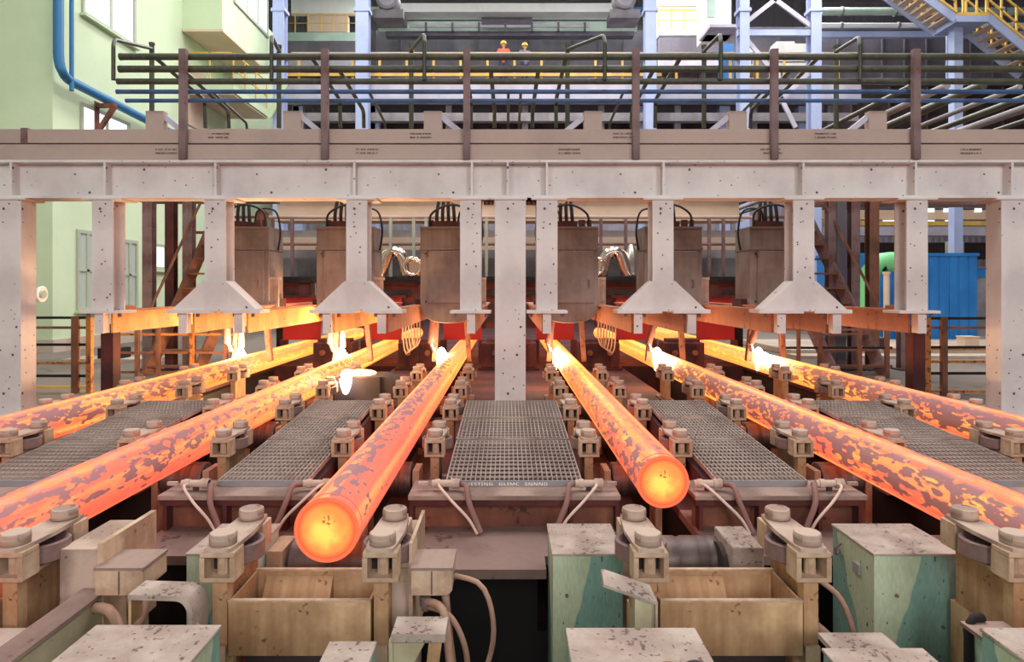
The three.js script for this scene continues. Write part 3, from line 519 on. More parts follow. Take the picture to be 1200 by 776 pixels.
// hanging posts: H section, cap plate, base plate, bracket stubs; the flared ones carry two rails
function hSection(b, w, d, y0, y1, x = 0, t = 0.022) { return b.span(x - w / 2, x + w / 2, y0, y1, 0, -t).span(x - w / 2, x + w / 2, y0, y1, -d, -d + t).span(x - t / 2, x + t / 2, y0, y1, -t, -d + t); }
function stub(t, x, y0, y1) { mb().span(x - 0.045, x + 0.045, y0, y1, 0.0, -0.02).span(x - 0.011, x + 0.011, y0, y1, -0.02, -0.18).build('bracket_stub', M.paleSteel, t); }
const PB = gy(364);      // underside level of the hanging posts
[[120, 0, [116], 'plain pale hanging post nearest the green building, carrying one rail'], [252, 1, [214, 279], 'flared pale hanging post between glowing bars one and two from the green building'], [418, 1, [383, 447], 'flared pale hanging post between glowing bars two and three from the green building'],
 [551.5, 0, [552], 'plain pale hanging post beside the centre column on its building side'], [641, 0, [641], 'plain pale hanging post beside the centre column on its blue shed side'], [777, 1, [748, 811], 'flared pale hanging post between glowing bars four and five from the green building'],
 [942, 1, [916, 981], 'flared pale hanging post between glowing bars five and six from the green building'], [1075, 0, [1081], 'plain pale hanging post in front of the blue shed, paint peeling near its top']].forEach(([px, flare, stubs, label]) => {
  const x = gx(px), t = thing('hanging_post', label, 'post', [x, 0, -FRAME_Z]), w = 0.228;
  hSection(mb(), w, 0.24, PB, BEAM_B - 0.02).build('shaft', M.paleSteel, t);
  mb().span(-w / 2 - 0.1, w / 2 + 0.1, BEAM_B - 0.02, BEAM_B, 0.02, -0.3).build('cap_plate', M.paleSteel, t);
  if (flare) {
    const yT = gy(330), a = 0.12, b = 0.445;
    mb().prism([[-a, yT], [a, yT], [b, PB + 0.01], [-b, PB + 0.01]], 0.004, 0.022).build('gusset', M.paleSteel, t);
    for (const s of [-1, 1]) mb().plate([s * a, yT, 0.02], [s * b, PB + 0.01, 0.02], [s * b, PB + 0.01, -0.22], [s * a, yT, -0.22], 0.016).build('flare_plate', M.paleSteel, t);
    mb().span(-0.5, -0.02, PB - 0.03, PB + 0.01, 0.05, -0.26).span(0.1, 0.5, PB - 0.03, PB + 0.01, 0.05, -0.26).span(-0.1, 0.2, PB - 0.01, PB + 0.01, 0.03, -0.26).build('base_plate', M.paleSteel, t);
    const bo = mb(); for (const q of [-0.4, -0.2, 0.2, 0.4]) bo.cyl(q, PB - 0.05, -0.03, 0.02, 0.04, 'y', 8); bo.build('bolt', M.postSteel, t);
  } else { mb().span(-0.22, 0.22, PB - 0.03, PB + 0.0, 0.05, -0.28).build('base_plate', M.paleSteel, t); const bo = mb(); for (const q of [-0.17, 0.17]) bo.cyl(q, PB - 0.05, -0.03, 0.02, 0.04, 'y', 8); bo.build('bolt', M.postSteel, t); }
  for (const s of stubs) stub(t, gx(s) - x, gy(391), PB - 0.03);
  // small holes and weld scars
  const sc = mb(); for (let k = 0; k < 8; k++) sc.cyl((rnd() - 0.5) * w * 0.8, PB + 0.1 + rnd() * (BEAM_B - PB - 0.2), 0.0005, 0.007 + 0.004 * rnd(), 0.003, 'z', 8); sc.build('weld_scar', M.rust, t);
});
// columns
[[598, 36, 'pale rust-speckled centre column standing behind the middle grating'], [7, 35, 'pale end column of the gantry by the green building, its flank lit brown'], [1191, 35, 'pale end column of the gantry by the blue sheds']].forEach(([px, wpx, label]) => {
  const x = gx(px), w = wpx * FRAME_Z / F, t = thing('gantry_column', label, 'column', [x, 0, -FRAME_Z]);
  if (px === 598) hSection(mb(), w, 0.3, 0.03, BEAM_B - 0.02).build('shaft', M.paleSteel, t);
  else mb().span(-w / 2, w / 2, 0.03, BEAM_B - 0.02, 0, -0.24).build('shaft', M.paleSteel, t);
  mb().span(-w / 2 - 0.08, w / 2 + 0.08, 0, 0.03, 0.08, -0.36).build('base_plate', M.paleSteel, t);
  mb().span(-w / 2 - 0.06, w / 2 + 0.06, BEAM_B - 0.02, BEAM_B, 0.02, -0.3).build('cap_plate', M.paleSteel, t);
});
// torch rails running back from the stubs
[116, 214, 279, 383, 447, 552, 641, 748, 811, 916, 981, 1081].forEach((px, i) => {
  const side = px < 594 ? 1 : -1, x = gx(px) + side * 0.03, k = Math.floor(i / 2), inner = i % 2;
  const t = thing('torch_rail', `rusty flat rail over bar ${['one', 'two', 'three', 'four', 'five', 'six'][k]} from the green building, on its ${inner ? 'blue shed' : 'building'} side`, 'rail', [x, gy(391.5), -FRAME_Z - 0.19], 'torch machine rails');
  mb().span(-0.012, 0.012, 0, 0.235, 0, -4.6).build('rail_web', k < 2 ? M.railFlameLit : M.railRust, t);
  mb().span(-0.06, 0.06, 0.235, 0.26, 0, -4.6).build('rail_head', M.railRust, t);
  mb().span(-0.05, 0.05, 0.26, 0.3, -0.12, -0.4).build('end_stop', M.railRust, t);
});
// posts that carry the rails' far ends and slope down beside each strand
// pipe rack above the beam: posts, three green pipes, two blue pipes
[[215, 'brown channel post across the pipes next to the green building'], [381, 'second brown channel post across the pipes from the green building'], [547, 'brown channel post across the pipes on the building side of the centre column'], [745, 'brown channel post across the pipes above bar five'], [907, 'brown channel post across the pipes in front of the white equipment box'], [1073, 'brown channel post across the pipes below the yellow stair landing']].forEach(([px, label]) => {
  const t = thing('pipe_post', label, 'post', [gx(px), BEAM_T, -FRAME_Z]), h = gy(58) - BEAM_T;
  mb().span(-0.037, 0.037, 0, h, 0.035, 0.02).span(-0.037, -0.027, 0, h, 0.02, -0.03).span(0.027, 0.037, 0, h, 0.02, -0.03).build('channel', M.postSteel, t);
  for (const py of [69, 83, 97]) mb().add(new THREE.TorusGeometry(0.042, 0.008, 6, 14, Math.PI), new THREE.Matrix4().makeRotationY(Math.PI / 2).setPosition(0, gy(py) - BEAM_T, -0.04)).build('pipe_clamp', M.postSteel, t);
});
const PZ = FRAME_Z + 0.1, px_ = (px) => CAMX + (px - VX) * PZ / F, py_ = (py) => CAMY - (py - VY) * PZ / F;
[[66.5, 0.037, M.greenPipe, 141, 'top dark green pipe of the rack across the gantry'], [81, 0.037, M.greenPipe, 140, 'middle dark green pipe of the rack across the gantry'], [95.5, 0.032, M.greenPipe, 138, 'lowest dark green pipe of the rack, with hoops rising from it'], [107.5, 0.024, M.bluePipe, 137, 'upper thin blue pipe of the rack under the green pipes'], [118, 0.022, M.bluePipe, 148, 'lower thin blue pipe of the rack under the green pipes']].forEach(([py, r, m, px0, label], i) => {
  const x0 = px_(px0), t = thing('rack_pipe', label, 'pipe', [x0, py_(py), -PZ]);
  mb().pipe([0, 0, 0], [6.3 - x0, 0, 0], r, 14).build('pipe_run', m, t);
  mb().cyl(0.01, 0, 0, r * 1.06, 0.03, 'x', 14).build('end_cap', m, t);
});
// hoops up from the lowest green pipe, back to a standpipe
[[136, 48, 178, 57, 'one'], [320, 44, 327, 60, 'two'], [498, 42, 482, 58, 'three'], [708, 43, 665, 58, 'four'], [843, 42, 825, 60, 'five'], [1005, 45, 980, 60, 'six']].forEach(([a, ya, b, yb, n]) => {
  const t = thing('pipe_hoop', `green pipe hoop rising over the rack to a standpipe, number ${n} from the green building`, 'pipe', [px_(a), py_(95.5), -PZ]);
  const z2 = 8.7, B = at(b, yb, z2), x0 = px_(a), y0 = py_(95.5), dx = B[0] - x0, dy = B[1] - y0, dz = PZ - z2;
  mb().run([[0, 0, 0.05], [0, py_(ya) - y0, 0.05], [dx, dy, dz]], 0.022, 0.1, 10).build('hoop', M.greenPipe, t);
  mb().cyl(dx, (at(0, 150, z2)[1] - y0 + dy + 0.06) / 2, dz, 0.03, dy + 0.06 - at(0, 150, z2)[1] + y0, 'y', 12).cyl(dx, dy + 0.06, dz, 0.036, 0.03, 'y', 12).build('standpipe', M.greenPipe, t);
  // two branches lower down, from the upper pipes
  for (const [k, off] of [[0, 0.42], [1, 0.72]]) {
    const s = a < 594 ? 1 : -1, u = py_(k ? 81 : 66.5) - y0;
    mb().run([[s * off, u, 0], [s * (off + 0.02), u - 0.14, -1.2], [s * (off + 0.02), at(0, 150, 8.7)[1] - y0, -1.22]], 0.024, 0.08, 10).build('branch', M.greenPipe, t);
  }
  for (const off of [1.05]) { const s = a < 594 ? 1 : -1, u = py_(107.5) - y0; mb().run([[s * off, u, 0], [s * off, u - 0.1, -1.0], [s * off, u - 0.5, -1.02]], 0.016, 0.06, 8).build('branch', M.greenPipe, t); }
});
// two box trays lying along the beam, in lengths
const tray = (py0, py1, z, cuts, label, seeds) => {
  const t = thing('cable_tray', label, 'tray', [0, gy(py1), -z]), h = (py1 - py0) * FRAME_Z / F;
  for (let i = 0; i + 1 < cuts.length; i++) mb().span(gx(cuts[i]) + 0.004, gx(cuts[i + 1]) - 0.004, 0, h - (i % 2) * 0.004, (i % 2) * 0.006, -0.2 + (i % 2) * 0.006).build('tray_length', M.taupe, t);
  for (const [px, s] of seeds) decal(t, 'stamped_text', illegible(s), gx(px), h * 0.52, 0.012, 0.25, 0.075);
  return [t, h];
};
{ const [t, h] = tray(150, 166.5, FRAME_Z + 0.05, [-60, 25, 213, 549, 745, 1078, 1290], 'upper taupe box tray along the gantry beam with small stamped text', [[255, 11], [493, 12], [732, 13], [970, 14]]); mb().span(gx(21), gx(29), -0.01, h + 0.01, 0.012, -0.2).build('joint_sleeve', M.postSteel, t); }
tray(168.5, 186, FRAME_Z + 0.03, [-60, 215, 548, 745, 1075, 1290], 'lower taupe box tray resting on the gantry beam with small stamped text', [[194, 21], [430, 22], [668, 23], [905, 24], [1140, 25]]);
{ const t = thing('tray_spacers', 'dark packers holding the lower tray off the gantry beam', 'spacer', [0, BEAM_T, -FRAME_Z - 0.08]); for (let i = 0; i < 14; i++) mb().span(-6 + i * 0.92, -5.9 + i * 0.92, 0, gy(186) - BEAM_T, 0, -0.12).build('spacer', M.dark, t); }
[[181, 'one'], [342, 'two'], [507, 'three'], [695, 'four'], [865, 'five'], [1029, 'six']].forEach(([px, n]) => {
  const z = FRAME_Z + 0.32, x = CAMX + (px - VX) * z / F, yT = CAMY - (130 - VY) * z / F, yB = gy(150) - 0.25, s = px < 594 ? 1 : -1;
  const t = thing('stanchion', `taupe stub post with a sloping strut behind the trays, number ${n} from the green building`, 'post', [x, yB, -z]);
  mb().span(-0.1, 0.1, 0, yT - yB, 0, -0.1).build('stub', M.taupe, t); mb().bar([s * 0.1, yT - yB - 0.06, -0.05], [s * 0.42, 0.2, -0.05], 0.05, 0.06).build('strut', M.lilac, t); mb().span(-0.14, 0.14, -0.03, 0, 0.04, -0.14).build('foot', M.taupe, t);
});
{ // slab that carries the stanchions and standpipes behind the trays
  const t = thing('gantry_walkway', 'taupe plate walkway behind the trays on top of the gantry', 'walkway', [0, gy(150) - 0.25, -FRAME_Z - 0.31]);
  mb().span(-6.5, 6.5, -0.14, -0.03, 0, -1.3).build('walk_plate', M.taupe, t); for (let i = 0; i < 9; i++) mb().span(-6 + i * 1.5, -5.92 + i * 1.5, -0.3, -0.14, 0, -1.2).build('bearer', M.taupe, t);
}

// ---------------------------------------------------------------- glowing bars
function barMaps(seed, centre, width, heavy, yellow, near, far) {   // u round the bar (0.5 = top), v along it (1 = near end)
  const W = 256, H = 2048, E = new Uint8Array(W * H * 4), C = new Uint8Array(W * H * 4), LEN = far - near;
  const enc = (c) => { c = Math.min(1, Math.max(0, c)); return 255 * (c <= 0.0031308 ? c * 12.92 : 1.055 * Math.pow(c, 1 / 2.4) - 0.055); };
  const al = Math.round(LEN * 1.0);
  for (let y = 0; y < H; y++) for (let x = 0; x < W; x++) {
    const u = x / W, v = y / H, z = far - v * LEN;
    const big = fbm(u, v, 3, Math.round(al * 0.8), 2, seed), fine = fbm(u, v, 34, al * 13, 4, seed + 20), str = fbm(u, v, 16, Math.max(2, Math.round(al / 3)), 3, seed + 40), vein = fbm(u, v, 36, al * 7, 3, seed + 60);
    let du = Math.abs(u - centre); du = Math.min(du, 1 - du);
    const zone = 1 - sstep(width * 0.55, width * 1.25, du);
    const flake = sstep(-0.02, 0.04, (fine * 0.9 + big * 0.22 + (vein - 0.5) * 0.25) - (0.79 - heavy * zone * 0.29)) * (z < 9.6 ? 1 : 1 - sstep(9.6, 11, z) * 0.75);
    const T = sstep(4.5, 10.5, z);                      // hotter towards the cutting torches
    const hot = mix3([1.4, 0.185, 0.095], [2.3, 0.6, 0.1], T * 0.85 + yellow * 0.25), crest = Math.max(0, 1 - Math.abs(u - (centre > 0.52 ? 0.535 : centre < 0.47 ? 0.465 : 0.6)) / 0.06) * (Math.abs(centre - 0.5) > 0.05 ? 1 : 0.4);
    const k = 0.62 + 0.7 * str + 0.5 * (fine - 0.5), yel = sstep(0.5, 0.75, str) * 0.16 + sstep(0.5, 0.68, vein) * (0.12 + yellow) * zone + crest * 0.2;
    let e = [hot[0] * k, (hot[1] + yel) * k, hot[2] * k];
    const cold = [0.15 + 0.14 * T, 0.045 + 0.03 * T, 0.042];
    const kerf = Math.exp(-Math.pow((z - 10.0) / 0.55, 2)) * Math.exp(-Math.pow((u - 0.64) / 0.12, 2));
    e = mix3(e, [3, 2.5, 1.6], Math.min(1, kerf * 1.1));
    e = mix3(e, cold, (1 - Math.min(1, kerf * 1.5)) * flake * (1 - crest * 0.8) * (0.86 + 0.14 * big));
    const i = (y * W + x) * 4;
    for (let c = 0; c < 3; c++) E[i + c] = enc(e[c] / LIGHTS.barGlow); E[i + 3] = 255;
    const s = mix3([110, 76, 66], [124, 100, 108], flake); C[i] = s[0]; C[i + 1] = s[1]; C[i + 2] = s[2]; C[i + 3] = 255;
  }
  const mk = (d) => { const t = new THREE.DataTexture(d, W, H, THREE.RGBAFormat); t.colorSpace = THREE.SRGBColorSpace; t.magFilter = t.minFilter = THREE.LinearFilter; t.wrapS = THREE.RepeatWrapping; t.wrapT = THREE.ClampToEdgeWrapping; t.needsUpdate = true; return t; };
  return new THREE.MeshStandardMaterial({ map: mk(C), emissiveMap: mk(E), emissive: new THREE.Color(1, 1, 1), emissiveIntensity: LIGHTS.barGlow, roughness: 0.75 });
}
const faceMap = dataTex(256, 256, (u, v) => {
  const dx = u - 0.5, dy = v - 0.5, r = Math.sqrt(dx * dx + dy * dy) * 2, n = fbm(u, v, 6, 6, 4, 301);
  const d2 = Math.hypot(dx + 0.02, dy + 0.02) * 2;
  let c = mix3([255, 196, 84], [250, 132, 62], sstep(0.1, 0.75, d2 + (n - 0.5) * 0.5)); c = mix3(c, [226, 76, 44], sstep(0.7, 0.97, r));
  const scr = Math.hypot(dx - 0.03, dy - 0.14), sc2 = fbm(u, v, 30, 30, 2, 311); if (scr < 0.1 && sc2 > 0.55) c = mix3(c, [130, 60, 40], 0.7);
  return c;
});
const faceMat = new THREE.MeshStandardMaterial({ color: 0x442218, emissiveMap: faceMap, emissive: new THREE.Color(1, 1, 1), emissiveIntensity: 1.5, roughness: 0.8 });
const BAR_Z = [[3.2, 0.37, 0.2, 0.75, 0.15], [2.0, 0.4, 0.17, 0.78, 0.0], [3.2, 0.5, 0.1, 1.0, -0.1], [4.0, 0.64, 0.17, 0.8, 0.12], [2.2, 0.66, 0.2, 0.95, 0.1], [3.4, 0.66, 0.2, 0.95, 0.16]];
STRAND.forEach((x, i) => {
  const [n, c, w, hv, yl] = BAR_Z[i], far = 18, L = far - n;
  const t = thing('glowing_steel_bar', ['first glowing round steel bar from the green building, along the end column', 'second glowing round steel bar from the green building, cut with bright slag beside it', 'third glowing round steel bar, its round end over the trough by the centre', 'fourth glowing round steel bar, its short round end hanging past the middle grating', 'fifth glowing round steel bar, flaked with grey scale, before the blue sheds', 'outermost glowing round steel bar on the blue shed side'][i], 'steel bar', [x, BAR_Y, -n]);
  const g = new THREE.CylinderGeometry(BAR_R, BAR_R, L, 64, 40, true); g.rotateX(Math.PI / 2); g.translate(0, 0, -L / 2);
  mb().add(g, null, true).build('bar_surface', barMaps(400 + i * 31, c, w, hv, yl, n, far), t);
  const cap = new THREE.CircleGeometry(BAR_R * 0.985, 48); cap.translate(0, 0, 0.003); mb().add(cap, null, true).build('end_face', faceMat, t);
  mb().add(new THREE.TorusGeometry(BAR_R - 0.006, 0.009, 8, 56)).build('cut_burr', glow(1.5, 0.2, 0.08, 1), t);
  mb().add(new THREE.TorusGeometry(BAR_R - 0.003, 0.006, 6, 56), new THREE.Matrix4().makeTranslation(0, 0, -0.07)).build('cut_ring', glow(1.0, 0.16, 0.1, 1), t);
  // the bar's own light on what lies beneath and beside it
  const Lg = new THREE.RectAreaLight(new THREE.Color().setRGB(1, 0.2, 0.06), 0.8, 0.26, L - 0.4); Lg.position.set(x, BAR_Y - BAR_R - 0.01, -n - L / 2); Lg.rotation.x = -Math.PI / 2; scene.add(Lg);
});
// support rollers in the trenches
const rollerProto = thing('support_roller', '', 'roller', [0, 0, 0], 'rollers under the glowing bars');
mb().lathe(0, 0, 0, [[0, -0.26], [0.11, -0.26], [0.125, -0.245], [0.125, -0.05], [0.119, -0.045], [0.119, -0.02], [0.125, -0.015], [0.125, 0.1], [0.12, 0.105], [0.125, 0.11], [0.125, 0.245], [0.11, 0.26], [0, 0.26]], 36, 'x').build('barrel', M.roller, rollerProto);
mb().cyl(0, 0, 0, 0.045, 0.64, 'x', 16).build('shaft', M.roller, rollerProto);
for (const s of [-1, 1]) mb().span(s * 0.28, s * 0.36, -0.55, 0.09, 0.11, -0.11).build('bearing_block', M.cream, rollerProto);
let firstRoller = true;
STRAND.forEach((x, i) => [3.53, 5.05, 6.6, 8.2].forEach((z, k) => {
  if ((i === 0 || i === 5) && k === 0) return;
  const label = k === 0 ? `dark ribbed roller ahead of bar ${i + 1 === 2 ? 'two' : ['one', 'two', 'three', 'four', 'five', 'six'][i]} from the green building, beside a trough` : `dark roller under bar ${['one', 'two', 'three', 'four', 'five', 'six'][i]} from the green building, row ${['one', 'two', 'three', 'four'][k]} from the troughs`;
  if (firstRoller) { rollerProto.position.set(x, 0.05, -z); rollerProto.userData.label = label; firstRoller = false; } else copy(rollerProto, label, [x, 0.05, -z]).scale.x = k ? 0.58 : 1;
}));

// ---------------------------------------------------------------- torch machines
STRAND.forEach((x, i) => {
  const z = 10, n = ['first', 'second', 'third', 'fourth', 'fifth', 'sixth'][i], t = thing('torch_machine', `grey rusty torch cutting cabinet with hoses, ${n} from the green building, hung over its bar`, 'cutting machine', [x, 0.98, -z], 'torch cutting cabinets');
  const w = 0.82, H = 1.37, d = 0.62;
  const s = new THREE.Shape(); s.moveTo(-w / 2, H); s.lineTo(w / 2, H); s.lineTo(w / 2, 0.22); s.quadraticCurveTo(w / 2 - 0.02, 0.06, w / 2 - 0.2, 0.02); s.quadraticCurveTo(0, -0.03, -w / 2 + 0.2, 0.02); s.quadraticCurveTo(-w / 2 + 0.02, 0.06, -w / 2, 0.22); s.lineTo(-w / 2, H);
  const g = new THREE.ExtrudeGeometry(s, { depth: d, bevelEnabled: true, bevelThickness: 0.012, bevelSize: 0.012, bevelSegments: 2, curveSegments: 8 }); g.translate(0, 0, -d);
  mb().add(g).build('shell', M.cabinet, t);
  mb().span(-w / 2 - 0.02, w / 2 + 0.02, H - 0.31, H - 0.27, 0.03, -d - 0.02).build('band', M.cabinet, t);
  mb().span(-w / 2 - 0.015, w / 2 + 0.015, H, H + 0.03, 0.02, -d - 0.02).build('lid', M.cabinet, t);
  const door = mb().box(0.02, 0.66, 0.02, w * 0.82, 0.76, 0.025, 0, 0, 0, 0.008).build('door', M.cabinet, t);
  mb().span(w * 0.33, w * 0.36, 0.5, 0.62, 0.035, 0.06).build('handle', M.postSteel, door); for (const y of [0.35, 0.95]) mb().span(-w * 0.4, -w * 0.37, y, y + 0.1, 0.03, 0.05).build('hinge', M.postSteel, door);
  const bo = mb(); for (const [bx, by] of [[0.34, 0.3], [0.34, 0.45], [-0.34, 0.3], [-0.34, 1.0]]) bo.cyl(bx, by, 0.022, 0.014, 0.02, 'z', 8); bo.build('bolt', M.rustGlowTint, t);
  mb().span(w / 2, w / 2 + 0.13, 0.2, 0.62, -0.05, -0.09).span(w / 2, w / 2 + 0.13, 0.62, 0.66, -0.02, -0.2).build('side_bracket', M.creamDusty, t);
  for (const q of [-1, 1]) mb().span(q * (w / 2 + 0.02), q * (w / 2 + 0.1), 0.22, 0.34, -0.1, -0.5).build('wheel_box', M.rustGlowTint, t);
  // hose bundle and fittings on top
  mb().cyl(-0.08, H + 0.07, -0.2, 0.22, 0.08, 'y', 24).build('hose_ring', M.rustGlowTint, t);
  for (let k = 0; k < 4; k++) mb().tube([[-0.2 + k * 0.09, H + 0.05, -0.2], [-0.2 + k * 0.085, H + 0.25, -0.2], [-0.16 + k * 0.07, H + 0.5, -0.26], [-0.1 + k * 0.1, H + 0.62, -0.5]], 0.026, 8, 16).build('hose', M.hoseDark, t);
  const sg = i < 3 ? 1 : -1;
  mb().tube([[-0.3 * sg, H + 0.03, -0.1], [-0.27 * sg, H + 0.22, -0.08], [0.02, H + 0.36, -0.08], [0.3 * sg, H + 0.26, -0.1], [0.33 * sg, H + 0.03, -0.1]], 0.017, 8, 24).build('hose', M.hoseDark, t);
  mb().tube([[0.1 * sg, H + 0.03, -0.3], [0.16 * sg, H + 0.3, -0.28], [0.4 * sg, H + 0.3, -0.3], [0.48 * sg, H + 0.0, -0.32], [0.44 * sg, H - 0.3, -0.34]], 0.015, 8, 24).build('hose', M.hoseDark, t);
  for (const [a, b] of [[-0.28, 0.05], [0.2, 0.07], [0.31, 0.05]]) mb().cyl(a, H + 0.08, -0.14, b * 0.7, 0.12, 'y', 10).build('fitting', M.rust, t);
  mb().span(-0.3, 0.1, H + 0.6, H + 0.75, -0.35, -0.65).build('hose_clamp_block', M.dark, t);
  // clamping arms and cutting torch
  for (const q of [-1, 1]) mb().bar([q * 0.22, 0.06, -0.45], [q * 0.27, -0.62, -0.5], 0.07, 0.1).build('clamp_arm', M.rust, t);
  const lance = mb().pipe([-0.24, 0.03, -0.12], [-0.3, -0.32, -0.28], 0.05, 14).build('torch', M.rustGlowTint, t); mb().pipe([-0.3, -0.32, -0.28], [-0.265, -0.45, -0.34], 0.03, 12).build('nozzle', M.shiny, lance);
  // dangling hoses beside the body
  if (i === 2 || i === 3) for (let k = 0; k < 4; k++) { const b = -0.5 - k * 0.045; mb().tube([[b * sg, 0.1, -0.5], [b * sg, -0.3 - k * 0.04, -0.52], [(b - 0.07) * sg, -0.42 - k * 0.03, -0.5], [(b - 0.12) * sg, -0.2, -0.5], [(b - 0.1) * sg, 0.12, -0.48]], 0.012, 6, 20).build('hose', M.hose, t); }
});
// flames at the torches
const flameCore = glow(1, 0.93, 0.85, 14), flameEdge = glow(1, 0.55, 0.2, 7), flameSlag = glow(1, 0.62, 0.22, 5);
STRAND.forEach((x, i) => {
  const big = i < 3 ? 1.0 : 0.8, n = ['first', 'second', 'third', 'fourth', 'fifth', 'sixth'][i], fx = x - 0.15, fz = -10.38, fy = 0.5;
  const t = thing('cutting_flame', `white-hot cutting flame on the ${n} bar from the green building`, 'flame', [fx, fy, fz], 'flames at the cutting torches');
  mb().lathe(0, -0.06, 0, [[0, -0.03], [0.05, -0.01], [0.07, 0.04], [0.06, 0.09], [0.03, 0.13], [0, 0.14]], 18).build('flame_core', flameCore, t);
  mb().add(new THREE.SphereGeometry(0.07, 16, 12), new THREE.Matrix4().makeScale(0.9, 0.6, 1.6).setPosition(0.05, -0.03, 0.08)).build('flame_core', flameCore, t);
  mb().lathe(-0.03, -0.28, 0.04, [[0, 0.0], [0.022, 0.02], [0.036, 0.09], [0.045, 0.16], [0.05, 0.2], [0, 0.24]], 14).build('flame_jet', flameEdge, t);
  if (i < 2) mb().lathe(0.02, 0.06, 0, [[0, 0], [0.042, 0.02], [0.04, 0.12], [0.034, 0.22], [0, 0.28]], 14).build('flame_tongue', flameEdge, t);
  const P = new THREE.PointLight(new THREE.Color().setRGB(1, 0.62, 0.3), [17, 17, 5, 3, 3, 3][i], 0, 2); P.position.set(fx - 0.04, fy + 0.05, fz + 0.28); P.shadow.radius = 4; P.castShadow = true; scene.add(P);
});
{ // slag falling beside bar two onto a chute box
  const b = thing('slag_chute', 'dusty round-ended chute box beside bar two, white-hot slag on its top', 'chute', [-1.75, 0, -8.35]);
  mb().span(-0.34, 0.22, 0.05, 0.42, 0.25, -0.3, 0.02).cyl(0.22, 0.235, -0.025, 0.185, 0.5, 'z', 24).build('body', M.dark, b); mb().span(-0.36, 0.24, 0, 0.05, 0.28, -0.33).build('foot', M.dark, b); mb().span(-0.345, -0.3, 0.42, 0.45, 0.25, -0.3).build('lip', M.rust, b);
  const s = thing('slag_glow', 'white-hot slag lying on the chute box beside bar two', 'slag', [-1.8, 0.42, -8.25]);
  mb().add(new THREE.SphereGeometry(0.1, 18, 12), new THREE.Matrix4().makeScale(1.9, 0.4, 1.4).setPosition(0, 0.03, 0)).build('slag_glow_pool', flameSlag, s); mb().lathe(-0.13, -0.2, 0.22, [[0, 0], [0.03, 0.02], [0.06, 0.1], [0.075, 0.18], [0, 0.24]], 16).build('slag_glow_drip', flameCore, s);
  mb().add(new THREE.SphereGeometry(0.075, 16, 12), new THREE.Matrix4().makeScale(1, 0.8, 1).setPosition(-0.13, 0.03, 0.16)).build('slag_glow_drop', flameCore, s);
  const P = new THREE.PointLight(new THREE.Color().setRGB(1, 0.62, 0.3), 4, 0, 2); P.position.set(-1.9, 0.62, -7.95); P.shadow.radius = 4; P.castShadow = true; scene.add(P);
}

// ---------------------------------------------------------------- roller guides on both sides of every bar
const G = thing('roller_guide', '', 'roller guide', [0, 0, 0], 'roller guides along the glowing bars');
{
  const w = 0.142, y0 = 0.264, y1 = 0.385;
  const b = mb().span(-w / 2, w / 2, y1 - 0.022, y1, 0.219, 0.116, 0.004).span(-w / 2, w / 2, y0, y0 + 0.018, 0.222, 0.116, 0.004).span(-w / 2, -w / 2 + 0.02, y0 + 0.018, y1 - 0.022, 0.22, 0.116).span(w / 2 - 0.02, w / 2, y0 + 0.018, y1 - 0.022, 0.22, 0.116);
  b.build('front_box', M.cream, G); mb().span(-w / 2 + 0.02, w / 2 - 0.02, y0 + 0.018, y1 - 0.022, 0.126, 0.116).build('inner_plate', M.dark, G);
  mb().span(-w / 2, w / 2, y0, y1, -0.116, -0.222, 0.005).build('rear_box', M.cream, G);
  const sh = [[-0.05, -0.14], [0.05, -0.14], [0.06, -0.1], [0.068, 0.0], [0.06, 0.1], [0.05, 0.14], [-0.05, 0.14], [-0.06, 0.1], [-0.068, 0], [-0.06, -0.1]].map((p) => [p[0] * 1.05, p[1] * 1.55]);
  mb().prism(sh, 0, 0.018, new THREE.Matrix4().makeRotationX(-Math.PI / 2).setPosition(0, y1 - 0.002, 0)).build('top_plate', M.creamDusty, G);
  mb().span(-0.06, 0.06, y0, y0 + 0.015, 0.14, -0.14).build('bottom_plate', M.cream, G);
  for (const z of [0.156, -0.156]) mb().lathe(0, y1 + 0.014, z, [[0, 0], [0.054, 0], [0.056, 0.034], [0.054, 0.047], [0.048, 0.051], [0, 0.051]], 28).build('cap', M.creamDusty, G);
  mb().lathe(0, y0 + 0.022, 0, [[0.05, 0], [0.107, 0], [0.112, 0.004], [0.112, 0.071], [0.107, 0.075], [0.09, 0.075], [0.087, 0.055], [0.05, 0.055], [0.05, 0]], 40).build('wheel', M.wheel, G);
  mb().cyl(0, y0 + 0.05, 0, 0.05, 0.1, 'y', 18).build('hub', M.dark, G);
  mb().cyl(0.005, (y0 + y1) / 2, 0.165, 0.024, 0.082, 'y', 14).build('axle', M.cream, G);
  mb().span(-0.03, 0.03, 0, y0, 0.19, 0.13).span(-0.018, 0.018, 0, y0, 0.13, -0.19).build('post', M.tan, G);
  mb().span(-0.075, 0.075, 0, 0.02, 0.24, -0.24).build('foot_plate', M.deck, G);
  scene.remove(G); names.delete('roller_guide');
}
const ROWZ = [2.985, 5.06, 6.42, 7.72, 9.1], NUM = ['one', 'two', 'three', 'four', 'five', 'six'];
STRAND.forEach((x, i) => ROWZ.forEach((z, k) => [-1, 1].forEach((s) => {
  if (k === 0 && !([2, 3].includes(i) || (i === 1 && s > 0) || (i === 4 && s < 0))) return;
  if (k === 1 && ((i === 0 && s < 0) || (i === 5 && s > 0))) return;
  const label = `cream roller guide on the ${s < 0 ? 'building' : 'blue shed'} side of bar ${NUM[i]}, row ${NUM[k]} from the troughs`;
  const c = copy(G, label, [x + s * 0.33, 0, -z]); if (k === 0) c.remove(c.getObjectByName('foot_plate'));
})));
